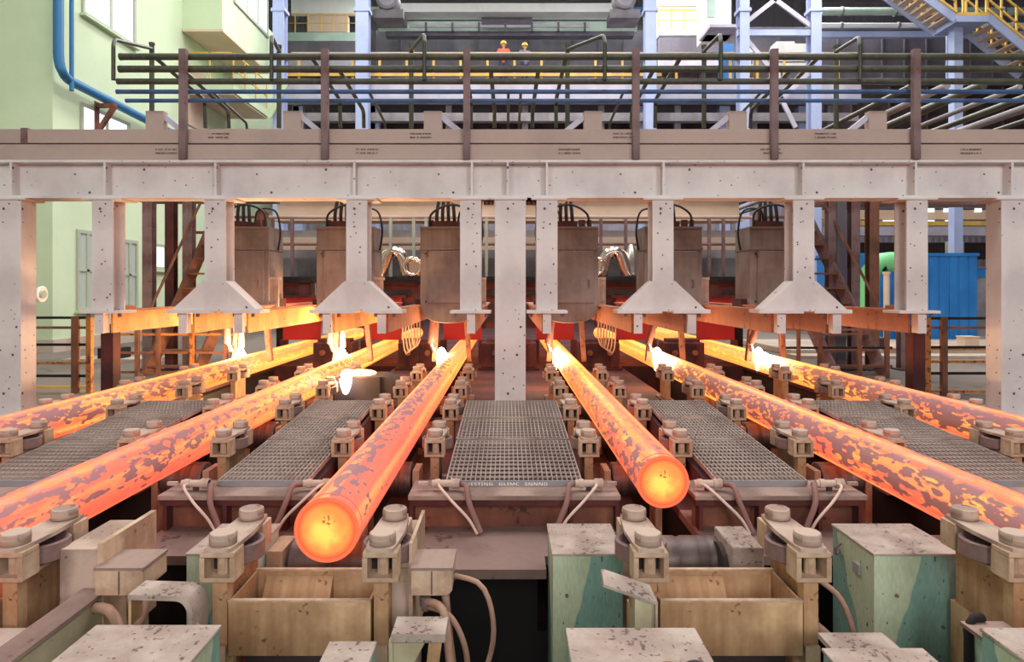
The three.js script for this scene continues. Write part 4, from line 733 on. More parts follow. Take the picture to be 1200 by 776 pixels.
// deep legs of the front row, standing in the pit
STRAND.forEach((x, i) => [-1, 1].forEach((s) => {
  if (!([2, 3].includes(i) || (i === 1 && s > 0) || (i === 4 && s < 0))) return;
  const t = thing('guide_stand', `tan plate stand under the front roller guide on the ${s < 0 ? 'building' : 'blue shed'} side of bar ${NUM[i]}`, 'stand', [x + s * 0.33, -1.6, -2.985], 'stands under the front roller guides');
  mb().span(-0.022, 0.022, 0, 1.599, 0.19, -0.22).build('plate', M.tan, t); mb().span(-0.03, 0.03, 0, 1.599, 0.21, 0.19).build('front_strip', M.cream, t); mb().span(-0.035, 0.035, 0, 0.03, 0.26, -0.28).build('foot', M.tan, t);
}));

// ---------------------------------------------------------------- gratings on their boxes, with the hose fittings in front
const gratingPanel = (w, d, nx, nz, t, name) => {
  const f = mb(); const h = 0.03;
  f.span(-w / 2, w / 2, -h, 0, 0, -0.008).span(-w / 2, w / 2, -h, 0, -d + 0.008, -d).span(-w / 2, -w / 2 + 0.008, -h, 0, -0.008, -d + 0.008).span(w / 2 - 0.008, w / 2, -h, 0, -0.008, -d + 0.008);
  f.build('frame', M.grating, t);
  const b = mb(); for (let k = 1; k < nx; k++) { const x = -w / 2 + w * k / nx; b.span(x - 0.0028, x + 0.0028, -h, 0, -0.008, -d + 0.008); } for (let k = 1; k < nz; k++) { const z = -d * k / nz; b.span(-w / 2, w / 2, -0.012, 0.001, z + 0.0045, z - 0.0045); }
  const m = b.build('grid_bars', M.grating, t); m.userData.kind = 'stuff';
};
const WALK = [[-3.15, 0.32, 'between bars one and two'], [-1.575, 0.285, 'between bars two and three'], [0.01, 0.43, 'in the middle before the centre column'], [1.575, 0.285, 'between bars four and five'], [3.15, 0.32, 'between bars five and six']];
const TILT = Math.atan(0.064);
WALK.forEach(([x, hw, where], i) => {
  const mid = i === 2, pan = [[0, 0.9, 11, 'front'], [0.93, 0.62, 8, 'second'], [1.58, 0.66, 9, 'rear']];
  for (const [z0, d, nz, wn] of pan) {
    const t = thing('floor_grating', `dusty steel grating, ${wn} panel ${where}`, 'grating', [x, 0.25 + z0 * 0.064, -4.3 - z0 * Math.cos(TILT)], 'steel gratings between the bars');
    t.rotation.x = TILT; gratingPanel(hw * 2, d, mid ? 28 : 20, nz, t);
    if (wn !== 'front') mb().span(-hw, hw, -0.02, 0.006, 0.022, -0.004).build('joint_strip', M.plateDust, t);
  }
  const a = mid ? 0.64 : i === 0 || i === 4 ? 0.5 : 0.52, bx = mid ? 0.01 : x > 0 ? x + 0.04 : x - 0.04;
  const t = thing('walkway_box', `rusty box with dusty ledge, under the grating ${where}`, 'base', [bx, 0, -4.1]);
  mb().span(-a, a, 0.185, 0.215, 0, -0.34, 0.005).build('ledge_plate', M.plateDust, t);
  mb().span(-a + 0.01, a - 0.01, 0.15, 0.185, -0.012, -0.3).build('ledge_edge', M.rustGlowTint, t);
  mb().span(-a + 0.01, a - 0.01, 0, 0.15, -0.09, -0.11).build('front_plate', M.rust, t);
  for (const q of mid ? [-0.62, 0.18 * 1.9, 0.62] : [-0.48, -0.12, 0.24, 0.48]) mb().span(q - 0.012, q + 0.012, 0, 0.15, -0.01, -0.09).build('rib', M.rustGlowTint, t);
  const ox = x - bx;
  for (const s of [-1, 1]) mb().side([[-0.3, 0], [-2.55, 0], [-2.55, 0.33], [-0.3, 0.185]], ox + s * (hw + 0.02), ox + s * (hw - 0.01)).build('side_plate', M.rustGlowTint, t);
  mb().span(ox - hw, ox + hw, 0.02, 0.05, -0.3, -2.5).build('tray_floor', M.trench, t);
  mb().span(ox - hw - 0.02, ox + hw + 0.02, 0, 0.33, -2.55, -2.58).build('end_plate', M.rustGlowTint, t);
  const bd = mb().span(ox - hw + 0.02, ox + hw - 0.02, 0.212, 0.252, -0.19, -0.2).build('name_bar', M.greyPaint, t);
  if (mid) decal(t, 'cast_lettering', print(['UESTING   GLIMC   SNNND'], 512, 40, 'rgb(232,222,210)', 34), ox + 0.0, 0.232, -0.186, 0.62, 0.034);
});
// hose fittings: body, pale lead, flat hose falling to the deck
[[-0.41, 0, 'building side of the middle grating'], [0.47, 1, 'blue shed side of the middle grating'], [-1.2, 1, 'bar three side of grating between bars two and three'], [-1.95, 0, 'bar two side of grating between bars two and three'],
 [1.2, 0, 'bar four side of grating between bars four and five'], [1.95, 1, 'bar five side of grating between bars four and five'], [-2.72, 1, 'bar two side of grating between bars one and two'], [2.76, 0, 'bar five side of grating between bars five and six']].forEach(([x, f, where]) => {
  const s = f ? -1 : 1, t = thing('hose_fitting', `valve fitting with two hoses, ${where}`, 'hose fitting', [x, 0.215, -4.2]);
  mb().cyl(0, 0.045, 0, 0.022, 0.17, 'x', 14).cyl(0.06, 0.045, 0, 0.03, 0.05, 'x', 14).cyl(-0.05, 0.045, 0, 0.028, 0.03, 'x', 14).build('valve_body', M.creamDusty, t);
  mb().cyl(0, 0.02, -0.005, 0.018, 0.045, 'y', 12).build('pedestal', M.dark, t);
  mb().span(-0.14 * s - 0.03, -0.14 * s + 0.03, 0.035, 0.055, 0.012, -0.012).build('lever', M.creamDusty, t);
  mb().tube([[-0.04 * s, 0.045, 0.02], [-0.03 * s, 0.05, 0.09], [0.05 * s, -0.02, 0.15], [0.15 * s, -0.12, 0.17], [0.2 * s, -0.205, 0.17]], 0.009, 8, 24).build('lead', M.hosePale, t);
  mb().tube([[0.1 * s, 0.04, 0.0], [0.13 * s, 0.05, 0.08], [0.15 * s, -0.03, 0.14], [0.19 * s, -0.13, 0.15], [0.22 * s, -0.2, 0.16]], 0.017, 10, 24).build('hose', M.hoseRed, t);
});

// ---------------------------------------------------------------- foreground machinery in the pit
// troughs between the front guides
[[1, 'two'], [2, 'three'], [3, 'four'], [4, 'five']].forEach(([i, n]) => {
  const x = STRAND[i], t = thing('scale_trough', `tan open steel trough under the front end of bar ${n} from the green building`, 'trough', [x, -0.04, -2.78]), w = 0.29, h = 0.22;
  mb().span(-w, w, 0, h, 0, -0.012).build('front_wall', M.tan, t); mb().span(-w, w, 0, h, -0.31, -0.322).build('back_wall', M.tan, t);
  for (const s of [-1, 1]) mb().span(s * w, s * (w - 0.01), 0, h, -0.012, -0.31).build('side_wall', M.tan, t);
  mb().span(-w + 0.04, w - 0.04, 0, 0.012, -0.01, -0.31).build('bottom', M.tan, t);
  mb().span(-w, w, h, h + 0.008, 0.006, -0.016).span(-w, w, h, h + 0.008, -0.304, -0.326).build('rim', M.cream, t);
  mb().side([[0, 0.0], [-0.12, 0.03], [-0.22, 0.1], [-0.3, 0.2], [-0.31, 0.2], [-0.31, 0.0]].map((p) => [p[0] - 0.005, p[1]]), -w + 0.05, -w + 0.35).build('chute_plate', M.tan, t);
  mb().span(-w + 0.05, w - 0.05, -1.56, 0, -0.05, -0.09).build('leg_plate', M.dark, t);
});
// teal machine tanks
function tank(x0, x1, z0, z1, y1, label, mirror) {
  const w = x1 - x0, d = z1 - z0, t = thing('machine_tank', label, 'tank', [(x0 + x1) / 2, -1.6, -z0]), H = y1 + 1.6;
  mb().span(-w / 2 + 0.004, w / 2 - 0.004, 0, H - 0.012, -0.006, -d + 0.004).build('body', M.mint, t);
  const f = new THREE.PlaneGeometry(w, 1.2); f.translate(0, H - 0.6 - 0.012, 0);
  const uv = f.attributes.uv; if (mirror) for (let i = 0; i < uv.count; i++) uv.setX(i, 1 - uv.getX(i));
  const thick = (g, dx, dz) => { const q = g.clone(); return q; };
  mb().add(f, null, true).build('front_panel', tankA, t);
  const s = new THREE.PlaneGeometry(d, 1.2); s.rotateY(mirror ? Math.PI / 2 : -Math.PI / 2); s.translate((mirror ? 1 : -1) * w / 2, H - 0.6 - 0.012, -d / 2);
  if (!mirror) { const u2 = s.attributes.uv; for (let i = 0; i < u2.count; i++) u2.setX(i, 1 - u2.getX(i)); }
  mb().add(s, null, true).build('side_panel', tankB, t);
  mb().span(-w / 2 - 0.006, w / 2 + 0.006, H - 0.012, H, 0.006, -d - 0.006, 0.003).build('top_plate', M.dust, t);
  const v = mb(); for (const [a, b] of [[-0.1, 0.2], [0.12, 0.35]]) v.cyl(a, H - b, 0.004, 0.008, 0.012, 'z', 10); v.build('bolt', M.postSteel, t);
  return t;
}
tank(0.184, 0.515, 3.24, 3.65, 0.2, 'teal machine tank with a dusty top, just past the dark gap in the middle', false);
{ const t = tank(1.708, 2.12, 3.24, 3.65, 0.2, 'teal machine tank with pale overspray and a side hook, between bars four and five', false);
  mb().box(-0.212, 1.67, -0.15, 0.012, 0.05, 0.06).build('hook_plate', M.greyPaint, t); mb().tube([[-0.2, 1.73, -0.32], [-0.24, 1.71, -0.31], [-0.23, 1.67, -0.32], [-0.2, 1.69, -0.34]], 0.006, 6, 14).build('ring', M.postSteel, t); }
tank(-1.555, -1.25, 3.24, 3.65, 0.2, 'teal machine tank with a dusty top on the building side of bar three', false);
// low tanks whose dusty tops show along the lower edge
tank(0.17, 0.6, 1.8, 2.32, 0.3, 'low pale-topped machine tank in front of the teal tank past the dark gap', false);
tank(-1.44, -1.02, 1.9, 2.34, 0.3, 'low machine tank with a scraped dusty top in front of the bent bracket', true);
tank(1.58, 2.1, 1.8, 2.32, 0.3, 'low pale blue tank at the blue shed end of the pit', false);
tank(-0.615, -0.47, 1.85, 2.25, 0.29, 'narrow dusty block in front of the trough under bar three', true);
{ const t = tank(1.06, 1.4, 1.9, 2.36, 0.21, 'low dusty-topped tank under the hoses between bars four and five', false); }
// things lying on the tank in front
{ const t = thing('cable_gland', 'small rusty knob and bent wire on the low pale-topped tank', 'fitting', [0.44, 0.3, -2.0]); mb().cyl(0, 0.025, 0, 0.025, 0.05, 'y', 14).cyl(-0.06, 0.02, 0, 0.018, 0.04, 'y', 12).build('knob', M.railRust, t); mb().tube([[0.04, 0.0, 0], [0.05, 0.05, 0], [0.09, 0.06, 0.01], [0.1, 0.02, 0.02]], 0.008, 6, 14).build('wire', M.hoseDark, t); mb().add(new THREE.TorusGeometry(0.022, 0.006, 6, 14), new THREE.Matrix4().makeTranslation(-0.03, 0.03, 0.03)).build('ring', M.black, t); }
// bearing blocks at the roller ends
[[1.12, 'four', 'blue shed'], [-0.6 - 0.03, 'three', 'blue shed']].forEach(([x, n, w]) => {
  const t = thing('bearing_housing', `pale bearing block at the ${w} end of the roller before bar ${n}`, 'bearing', [x, -0.5, -3.38]);
  mb().span(-0.075, 0.075, 0, 0.72, 0.12, -0.18, 0.008).build('block', M.dust, t); mb().cyl(-0.085, 0.55, -0.05, 0.13, 0.03, 'x', 26).build('seal_ring', M.dark, t); mb().span(-0.09, 0.09, 0, 0.04, 0.15, -0.2).build('foot', M.dark, t);
});
// housings with a flange plate, and terminal boxes on them
[[-1.86, -1.66, 'building', 'two'], [-0.5, -0.35, 'centre', 'three']].forEach(([x, tx, w, n], i) => {
  const t = thing('gear_housing', `cream gear housing with a flange plate on the blue shed side of bar ${n}`, 'housing', [x, -1.6, -2.95]);
  const s = i ? 0.6 : 1;
  mb().span(-0.11 * s, 0.08 * s, 1.2, 1.93, 0, -0.38, 0.006).build('body', M.creamDusty, t); mb().span(0.08 * s, 0.105 * s, 1.5, 1.97, 0.04, -0.4).build('flange_plate', M.cream, t);
  mb().lathe(-0.02, 1.32, 0.02, [[0, -0.03], [0.05, -0.03], [0.06, 0], [0.045, 0.03], [0, 0.035]], 18, 'z').build('plug', M.cream, t); mb().span(-0.09 * s, 0.07 * s, 0, 1.2, -0.02, -0.3).build('pedestal', M.dark, t);
  const b = thing('terminal_box', `pale cable terminal box with hoses beneath, on the blue shed side of bar ${n}`, 'box', [tx, 0.17, -2.9]);
  const bw = i ? 0.085 : 0.1;
  mb().prism([[-bw, 0.0], [bw - 0.02, 0], [bw, 0.02], [bw, 0.1], [bw - 0.02, 0.105], [-bw, 0.105]], 0.04, -0.16).build('case', M.cream, b); mb().span(-bw - 0.004, bw + 0.004, 0.105, 0.117, 0.045, -0.165).build('cover', M.plateDust, b); mb().span(-0.003, 0.003, 0.005, 0.1, 0.043, 0.04).build('seam', M.postSteel, b); mb().span(-bw - 0.06, -bw, 0.02, 0.08, -0.04, -0.1).build('neck', M.cream, b);
});
// hoses hanging into the pit
[[[[-1.78, 0.12, -2.86], [-1.66, 0.13, -2.8], [-1.6, 0.02, -2.78], [-1.62, -0.3, -2.8], [-1.6, -0.7, -2.8]], 0.022, 'thick tan hose bending down beneath the terminal box by bar two', M.hose], [[[-1.56, 0.17, -2.9], [-1.58, 0.05, -2.86], [-1.68, -0.08, -2.82], [-1.74, -0.35, -2.8], [-1.72, -0.8, -2.8]], 0.022, 'tan hose slanting from the terminal box by bar two', M.hose], [[[-1.64, 0.17, -2.92], [-1.64, -0.1, -2.92], [-1.65, -0.7, -2.9]], 0.02, 'straight hose under the terminal box by bar two', M.hose],
 [[[-0.38, 0.14, -2.88], [-0.3, 0.14, -2.8], [-0.26, -0.02, -2.7], [-0.2, -0.25, -2.55], [-0.05, -0.55, -2.4]], 0.017, 'tan hose sweeping down in front of the dark gap by bar three', M.hose], [[[-0.38, 0.11, -2.9], [-0.27, 0.09, -2.84], [-0.2, -0.05, -2.8], [-0.22, -0.2, -2.78], [-0.34, -0.3, -2.76]], 0.012, 'thin hose looping beside the terminal box by bar three', M.hose], [[[-0.3, 0.17, -2.92], [-0.28, 0.0, -2.88], [-0.26, -0.2, -2.86], [-0.3, -0.6, -2.86]], 0.017, 'straight rusty hose under the terminal box by bar three', M.hose],
 [[[-0.27, 0.22, -2.95], [-0.14, 0.2, -2.88], [-0.09, 0.02, -2.84], [-0.16, -0.2, -2.8], [-0.3, -0.4, -2.74], [-0.36, -0.9, -2.7]], 0.011, 'thin grey cable arching across the dark gap', M.hose],
 [[[1.26, 0.24, -2.9], [1.36, 0.16, -2.86], [1.42, -0.05, -2.84], [1.4, -0.25, -2.8], [1.32, -0.6, -2.8]], 0.012, 'thin pale cable hanging beside the trough of bar four', M.hose], [[[1.24, 0.06, -2.86], [1.32, -0.02, -2.8], [1.35, -0.18, -2.76], [1.3, -0.5, -2.7]], 0.022, 'thick tan hose hanging beside the trough of bar four', M.hose]].forEach(([pts, r, label, m]) => {
  const o = pts[0], t = thing('pit_hose', label, 'hose', o); mb().tube(pts.map((p) => [p[0] - o[0], p[1] - o[1], p[2] - o[2]]), r, 10, 32).build('hose_run', m, t); mb().cyl(0, 0, 0, r * 1.35, 0.04, 'y', 12).build('ferrule', M.postSteel, t);
});
// bent sheet brackets
{ const t = thing('bent_bracket', 'pale bent sheet bracket on a leg in front of the teal tank by bar three', 'bracket', [-1.36, -0.5, -2.62]);
  mb().side([[0, 0], [0.01, 0]], 0, 0.001); const s = new THREE.Shape(); s.moveTo(-0.13, 0.78); s.lineTo(0.06, 0.775); s.quadraticCurveTo(0.115, 0.77, 0.12, 0.7); s.lineTo(0.12, 0); s.lineTo(0.1, 0); s.lineTo(0.1, 0.69); s.quadraticCurveTo(0.095, 0.752, 0.05, 0.755); s.lineTo(-0.13, 0.76); s.lineTo(-0.13, 0.78);
  const g = new THREE.ExtrudeGeometry(s, { depth: 0.13, bevelEnabled: false, curveSegments: 8 }); g.translate(0, 0, -0.13); mb().add(g).build('sheet', M.dust, t); mb().span(-0.13, -0.12, 0.66, 0.76, -0.005, -0.09).build('lip', M.tan, t); mb().prism([[0.12, 0.0], [0.26, 0], [0.2, 0.55], [0.12, 0.66]], -0.02, -0.04).build('gusset', M.tan, t); mb().span(0.02, 0.2, -0.02, 0, 0.03, -0.16).build('foot', M.dark, t); mb().span(0.04, 0.16, -1.1, -0.02, -0.04, -0.12).build('leg', M.dark, t); }
{ const t = thing('bent_bracket', 'pale sloping sheet bracket before the teal tank past the dark gap', 'bracket', [0.46, -0.5, -2.62]);
  mb().plate([-0.125, 0.815, 0], [0.08, 0.745, 0.0], [0.07, 0.775, -0.09], [-0.12, 0.84, -0.09], 0.012).build('sheet', M.dust, t); mb().span(0.0, 0.075, 0, 0.76, -0.02, -0.09).build('leg', M.olive, t); mb().span(0.075, 0.085, 0, 0.75, 0, -0.1).build('web', M.creamDusty, t); mb().span(-0.02, 0.1, -1.1, 0, 0, -0.1).build('foot', M.dark, t); }
{ const t = thing('shelf_bracket', 'small dusty shelf on a pale green triangular bracket beside the trough of bar three', 'bracket', [-0.38, -0.02, -2.56]);
  mb().span(-0.09, 0.115, 0.145, 0.18, 0.0, -0.14, 0.004).build('shelf', M.dust, t); mb().prism([[-0.085, 0.145], [0.04, 0.145], [-0.04, 0.0], [-0.085, -0.2]], -0.02, -0.04).build('gusset', M.olive, t); mb().prism([[0.05, 0.145], [0.1, 0.145], [0.04, -0.3], [0.0, -0.3]], -0.03, -0.05).build('leg', M.tan, t); mb().span(-0.1, -0.085, -1.5, 0.145, -0.01, -0.06).build('post', M.olive, t); }
{ const t = thing('shelf_bracket', 'dusty hooked shelf plate before the teal tank between bars four and five', 'bracket', [1.28, -0.1, -2.55]);
  mb().prism([[-0.1, 0.21], [0.15, 0.21], [0.19, 0.18], [0.17, 0.175], [0.14, 0.19], [-0.1, 0.19]], 0.02, -0.12).build('shelf', M.dust, t); mb().span(0.06, 0.13, -0.4, 0.19, -0.02, -0.08).build('leg', M.olive, t); mb().span(0.05, 0.14, -1.5, -0.4, -0.02, -0.1).build('foot', M.dark, t); }
// long channels at both sides
{ const t = thing('pit_channel', 'olive channel beam with a green edge running towards the viewer beside bar two', 'beam', [-1.78, 0.0, -2.95]);
  mb().span(-0.02, 0.02, -0.05, 0.15, 0, 1.3).build('web', M.olive, t); mb().span(-0.08, 0.03, 0.15, 0.165, 0.01, 1.3).build('flange', M.plateDust, t); for (const z of [0.2, 1.0]) mb().span(-0.04, 0.04, -1.6, -0.05, z, z + 0.06).build('leg', M.dark, t); }
{ const t = thing('pit_channel', 'dusty topped channel beam on the blue shed side of the big teal tank', 'beam', [1.8, -0.02, -2.7]);
  mb().span(-0.02, 0.02, -0.08, 0.15, 0, 0.34).build('web', M.mint, t); mb().span(-0.05, 0.12, 0.15, 0.165, 0.01, 0.34).build('flange', M.plateDust, t); mb().tube([[-0.035, -0.6, 0.05], [-0.035, 0.1, 0.04], [-0.02, 0.17, 0.02], [0.04, 0.18, 0.01]], 0.018, 8, 20).build('edge_strip', M.black, t); mb().span(0.14, 0.2, -0.6, 0.1, 0.2, 0.26).build('column', M.mint, t); mb().span(-0.04, 0.04, -1.58, -0.08, 0.2, 0.26).build('leg', M.dark, t); }
{ const t = thing('pit_ledge', 'dusty ledge plate before the trough at the building end of the pit', 'ledge', [-2.13, -0.02, -2.62]); mb().span(-0.3, 0.22, 0.1, 0.125, 0.1, -0.1, 0.004).build('plate', M.dust, t); mb().span(-0.3, 0.2, -0.15, 0.1, 0.06, 0.04).build('apron', M.olive, t); mb().span(-0.1, 0, -1.58, 0.1, -0.02, -0.06).build('leg', M.dark, t); }

// ---------------------------------------------------------------- side areas: rails, stairs, sheds
function railing(label, x0, x1, z, posts, mats, ys) {
  const t = thing('guard_rail', label, 'railing', [x0, 0, -z]);
  for (const [p, m, w] of posts) { mb().span(p - x0 - w / 2, p - x0 + w / 2, 0, 1.07, w / 2, -w / 2).build('post', m, t); }
  ys.forEach((y, i) => mb().span(0, x1 - x0, y - 0.018, y + 0.018, -0.01, -0.045).build('rail', mats[i], t));
  return t;
}
railing('rust-brown guard rail with an orange end post beside the green building', -8.6, -5.88, 9.6, [[-5.9, M.orangePaint, 0.07], [-6.1, M.railBrown, 0.08], [-8.2, M.railBrown, 0.06]], [M.black, M.railBrown, M.black, M.orangePaint, M.black, M.yellow], [1.06, 0.92, 0.68, 0.42, 0.24, 0.08]);
railing('dark guard rail further back beneath the first rusty torch rail', -6.4, -4.4, 11.2, [[-6.1, M.railBrown, 0.06], [-5.75, M.railBrown, 0.06], [-5.2, M.orangePaint, 0.06], [-4.65, M.railBrown, 0.06]], [M.orangePaint, M.railBrown, M.railBrown], [0.72, 0.42, 0.1]);
railing('orange-posted guard rail in front of the blue sheds', 5.7, 8.6, 9.4, [[5.74, M.orangePaint, 0.08], [5.98, M.railBrown, 0.07], [8.2, M.railBrown, 0.06]], [M.black, M.railBrown, M.black, M.orangePaint, M.black, M.orangePaint], [1.06, 0.93, 0.66, 0.46, 0.3, 0.05]);
railing('dark guard rail behind the outermost bar before the blue sheds', 4.5, 6.3, 11.2, [[4.75, M.railBrown, 0.05], [5.1, M.railBrown, 0.06], [5.75, M.railBrown, 0.06], [6.2, M.railBrown, 0.06]], [M.railBrown, M.black, M.railBrown], [0.8, 0.5, 0.2]);
[[-4.88, 'black round column under the torch rail end by the green building'], [4.96, 'black square column under the torch rail end before the blue sheds']].forEach(([x, label]) => { const t = thing('support_column', label, 'column', [x, 0, -8.35]); mb().span(-0.075, 0.075, 0.02, 1.0, 0.08, -0.08).build('shaft', M.rustGlowTint, t); mb().span(-0.13, 0.13, 0, 0.02, 0.13, -0.13).build('base_plate', M.dark, t); mb().span(-0.11, 0.11, 1.0, 1.03, 0.11, -0.11).build('head_plate', M.dark, t); });
// steep stairs with brown columns either side of the gantry
[[-1, 'steep brown steel stair with orange-lit treads behind the first bar, by the green building'], [1, 'steep brown steel stair behind the outermost bar, before the blue sheds']].forEach(([s, label]) => {
  const z = 11.6, X = (px) => (px - VX) * z / F + CAMX, t = thing('steep_stair', label, 'stair', [s < 0 ? X(205) : X(1003), 0, -z]);
  const o = s < 0 ? X(205) : X(1003), P = (px, py, dz) => { const a = at(px, py, z); return [a[0] - o, a[1], dz]; };
  const a = s < 0 ? [P(172, 440, 0), P(222, 238, -1.2)] : [P(1036, 440, 0), P(978, 238, -1.2)], b = a.map((p, i) => [p[0] - s * 0.85, p[1], p[2]]);
  for (const [p, q] of [a, b]) mb().bar([p[0], Math.max(0, p[1]), p[2]], q, 0.06, 0.2).build('stringer', s < 0 ? M.railBrown : M.postSteel, t);
  for (let k = 0; k < 11; k++) { const f = (k + 0.5) / 11, x0 = a[0][0] + (a[1][0] - a[0][0]) * f, x1 = b[0][0] + (b[1][0] - b[0][0]) * f, y = Math.max(0, a[0][1]) + (a[1][1] - Math.max(0, a[0][1])) * f; mb().span(x0, x1, y, y + 0.03, a[1][2] * f + 0.1, a[1][2] * f - 0.1).build('tread', M.railBrown, t); }
  mb().bar([a[0][0], 0.95, 0.05], [a[1][0], a[1][1] + 0.9, a[1][2]], 0.035, 0.035).build('handrail', M.railBrown, t);
});
[[172, 11, 240, 365, M.postSteel, 'grey-brown column behind the gantry between the plain post and the stair, building side'], [198, 10, 238, 440, M.rustGlowTint, 'dark brown column beside the steep stair by the green building'], [219, 11, 238, 440, M.postSteel, 'brown column against the steep stair by the flared post, building side'],
 [976, 9, 238, 440, M.postSteel, 'rusty brown column beside the fourth flared post, blue shed side'], [986, 12, 240, 445, M.slate, 'blue-grey column behind the steep stair before the blue sheds'], [1003, 10, 236, 440, M.postSteel, 'dark grey-brown column at the steep stair before the blue sheds'], [1025, 11, 236, 440, M.railBrown, 'rust-brown column in front of the green duct elbow'], [1061, 9, 236, 380, M.postSteel, 'brown column behind the plain post before the blue sheds']].forEach(([px, w, y0, y1, m, label], i) => {
  const z = 12.3, x = at(px, 0, z)[0], W = w * z / F, t = thing('rear_column', label, 'column', [x, 0, -z]); mb().span(-W / 2, W / 2, 0, at(0, y0 - 6, z)[1], 0, -0.02).span(-W / 2, W / 2, 0, at(0, y0 - 6, z)[1], -0.16, -0.18).span(-0.012, 0.012, 0, at(0, y0 - 6, z)[1], -0.02, -0.16).build('shaft', m, t); mb().span(-W / 2 - 0.06, W / 2 + 0.06, 0, 0.03, 0.08, -0.26).build('base_plate', M.dark, t);
});
{ const z = 12.6, t = thing('rear_beam', 'brown steel beam on the rear columns behind the gantry on the blue shed side', 'beam', [0, at(0, 240, z)[1], -z]); mb().span(at(965, 0, z)[0], at(1180, 0, z)[0], 0, 0.3, 0.05, -0.4).build('web', M.postSteel, t); mb().bar([at(965, 0, z)[0], 0, 0.2], [at(1062, 0, z)[0], at(0, 236, z)[1] - at(0, 250, z)[1] + 0.0, 0.2], 0.06, 0.08).build('brace', M.dark, t); }
{ const z = 12.6, t = thing('rear_beam', 'brown steel beam on the rear columns behind the gantry by the green building', 'beam', [0, at(0, 236, z)[1], -z]); mb().span(at(160, 0, z)[0], at(320, 0, z)[0], 0, 0.25, 0.05, -0.4).build('web', M.postSteel, t); mb().span(at(225, 0, z)[0], at(262, 0, z)[0], -0.6, -0.55, 0, -0.05).build('tie', M.railBrown, t); }
// blue sheds
function shed(label, px0, px1, py0, z, y0, d, m) {
  const a = at(px0, py0, z), b = at(px1, py0, z), t = thing('blue_shed', label, 'shed', [(a[0] + b[0]) / 2, y0, -z]), w = b[0] - a[0], h = a[1] - y0;
  mb().span(-w / 2, w / 2, 0, h, -0.03, -d).build('body', M.blueShed, t);
  const n = Math.max(3, Math.round(w / 0.26)); for (let i = 0; i < n; i++) { const x = -w / 2 + w * (i + 0.5) / n; mb().span(x - w / n * 0.36, x + w / n * 0.36, 0, h - 0.05, 0, -0.03).build('panel', m, t); }
  mb().span(-w / 2 - 0.03, w / 2 + 0.03, h - 0.05, h + 0.03, 0.03, -d).build('top_trim', M.blueShed, t); return t;
}
shed('tall blue corrugated shed wall behind the end column of the gantry', 1088, 1146, 298, 18.5, 0, 2, M.blueShed);
shed('blue corrugated shed with a pale pipe in front, beside the green duct elbow', 985, 1058, 298, 19.5, 0, 1.5, M.blueShed);
{ const z = 18.6, A = at(1018, 360, z), t = thing('green_duct', 'fat shiny green and white duct elbow in front of the blue sheds', 'duct', [A[0], 0, -z]);
  const top = at(0, 307, z)[1]; mb().run([[0, 0, 0], [0, top, 0], [1.2, top, 0]], 0.27, 0.6, 22).build('elbow', M.duct, t); mb().cyl(0, 0.06, 0, 0.36, 0.12, 'y', 24).build('flange', M.duct, t); mb().cyl(1.15, top, 0, 0.34, 0.1, 'x', 24).build('flange', M.duct, t); }
{ const z = 17.9, A = at(1039, 320, z), t = thing('pale_pipe', 'pale beige upright pipe between the brown columns before the blue shed', 'pipe', [A[0], 0, -z]); mb().cyl(0, A[1] / 2, 0, 0.075, A[1], 'y', 16).build('barrel', M.beige, t); mb().cyl(0, A[1], 0, 0.1, 0.06, 'y', 16).build('cap', M.beige, t); mb().cyl(0, 0.03, 0, 0.13, 0.06, 'y', 16).build('flange', M.beige, t); }
{ const z = 22, t = thing('grey_shed', 'grey shed wall with a blue band beyond the tall blue shed', 'shed', [at(1158, 0, z)[0], 0, -z]); mb().span(-0.6, 1.2, 0, at(0, 325, z)[1], 0, -1).build('wall', M.greyPaint, t); mb().span(-0.62, 1.22, at(0, 325, z)[1], at(0, 315, z)[1], 0.03, -1).build('blue_band', M.blueShed, t); mb().span(-0.64, 1.24, at(0, 315, z)[1], at(0, 312, z)[1], 0.05, -1).build('cap', M.slate, t); }
{ const z = 30, t = thing('overhead_gallery', 'long grey overhead gallery with a yellow edge and bright openings behind the sheds', 'gallery', [0, at(0, 278, z)[1], -z]), X = (px) => at(px, 0, z)[0], Y = (py) => at(0, py, z)[1] - at(0, 278, z)[1];
  mb().span(X(965), X(1300), Y(276), Y(265), 0, -0.6).build('edge_beam', M.lilac, t); mb().span(X(965), X(1300), Y(264.5), Y(259.5), 0.05, -0.5).build('yellow_edge', M.yellow, t); mb().span(X(965), X(1300), Y(256), Y(245), -0.4, -0.8).build('upper_beam', M.beige, t); mb().span(X(965), X(1300), Y(300), Y(278), -3.4, -3.6).build('dark_sheet', M.dark, t); mb().span(X(965), X(1300), Y(243), Y(233), -0.6, -0.9).build('roof_edge', M.slate, t);
  [[990, 996, 240, 262], [1089, 1101, 243, 247.5], [1112, 1122, 243, 247.5], [1149, 1157, 243, 247.5], [1090, 1101, 257, 260], [1114, 1124, 257, 260], [1040, 1056, 257, 259.5]].forEach(([a, b, c, d]) => mb().span(X(a), X(b), Y(d), Y(c), -0.35, -0.38).build('bright_window', M.windowGlow, t));
  for (const px of [968, 1070, 1170, 1260]) mb().span(X(px), X(px + 5), -at(0, 278, z)[1], Y(276), -0.2, -0.6).build('leg', M.lilac, t); }
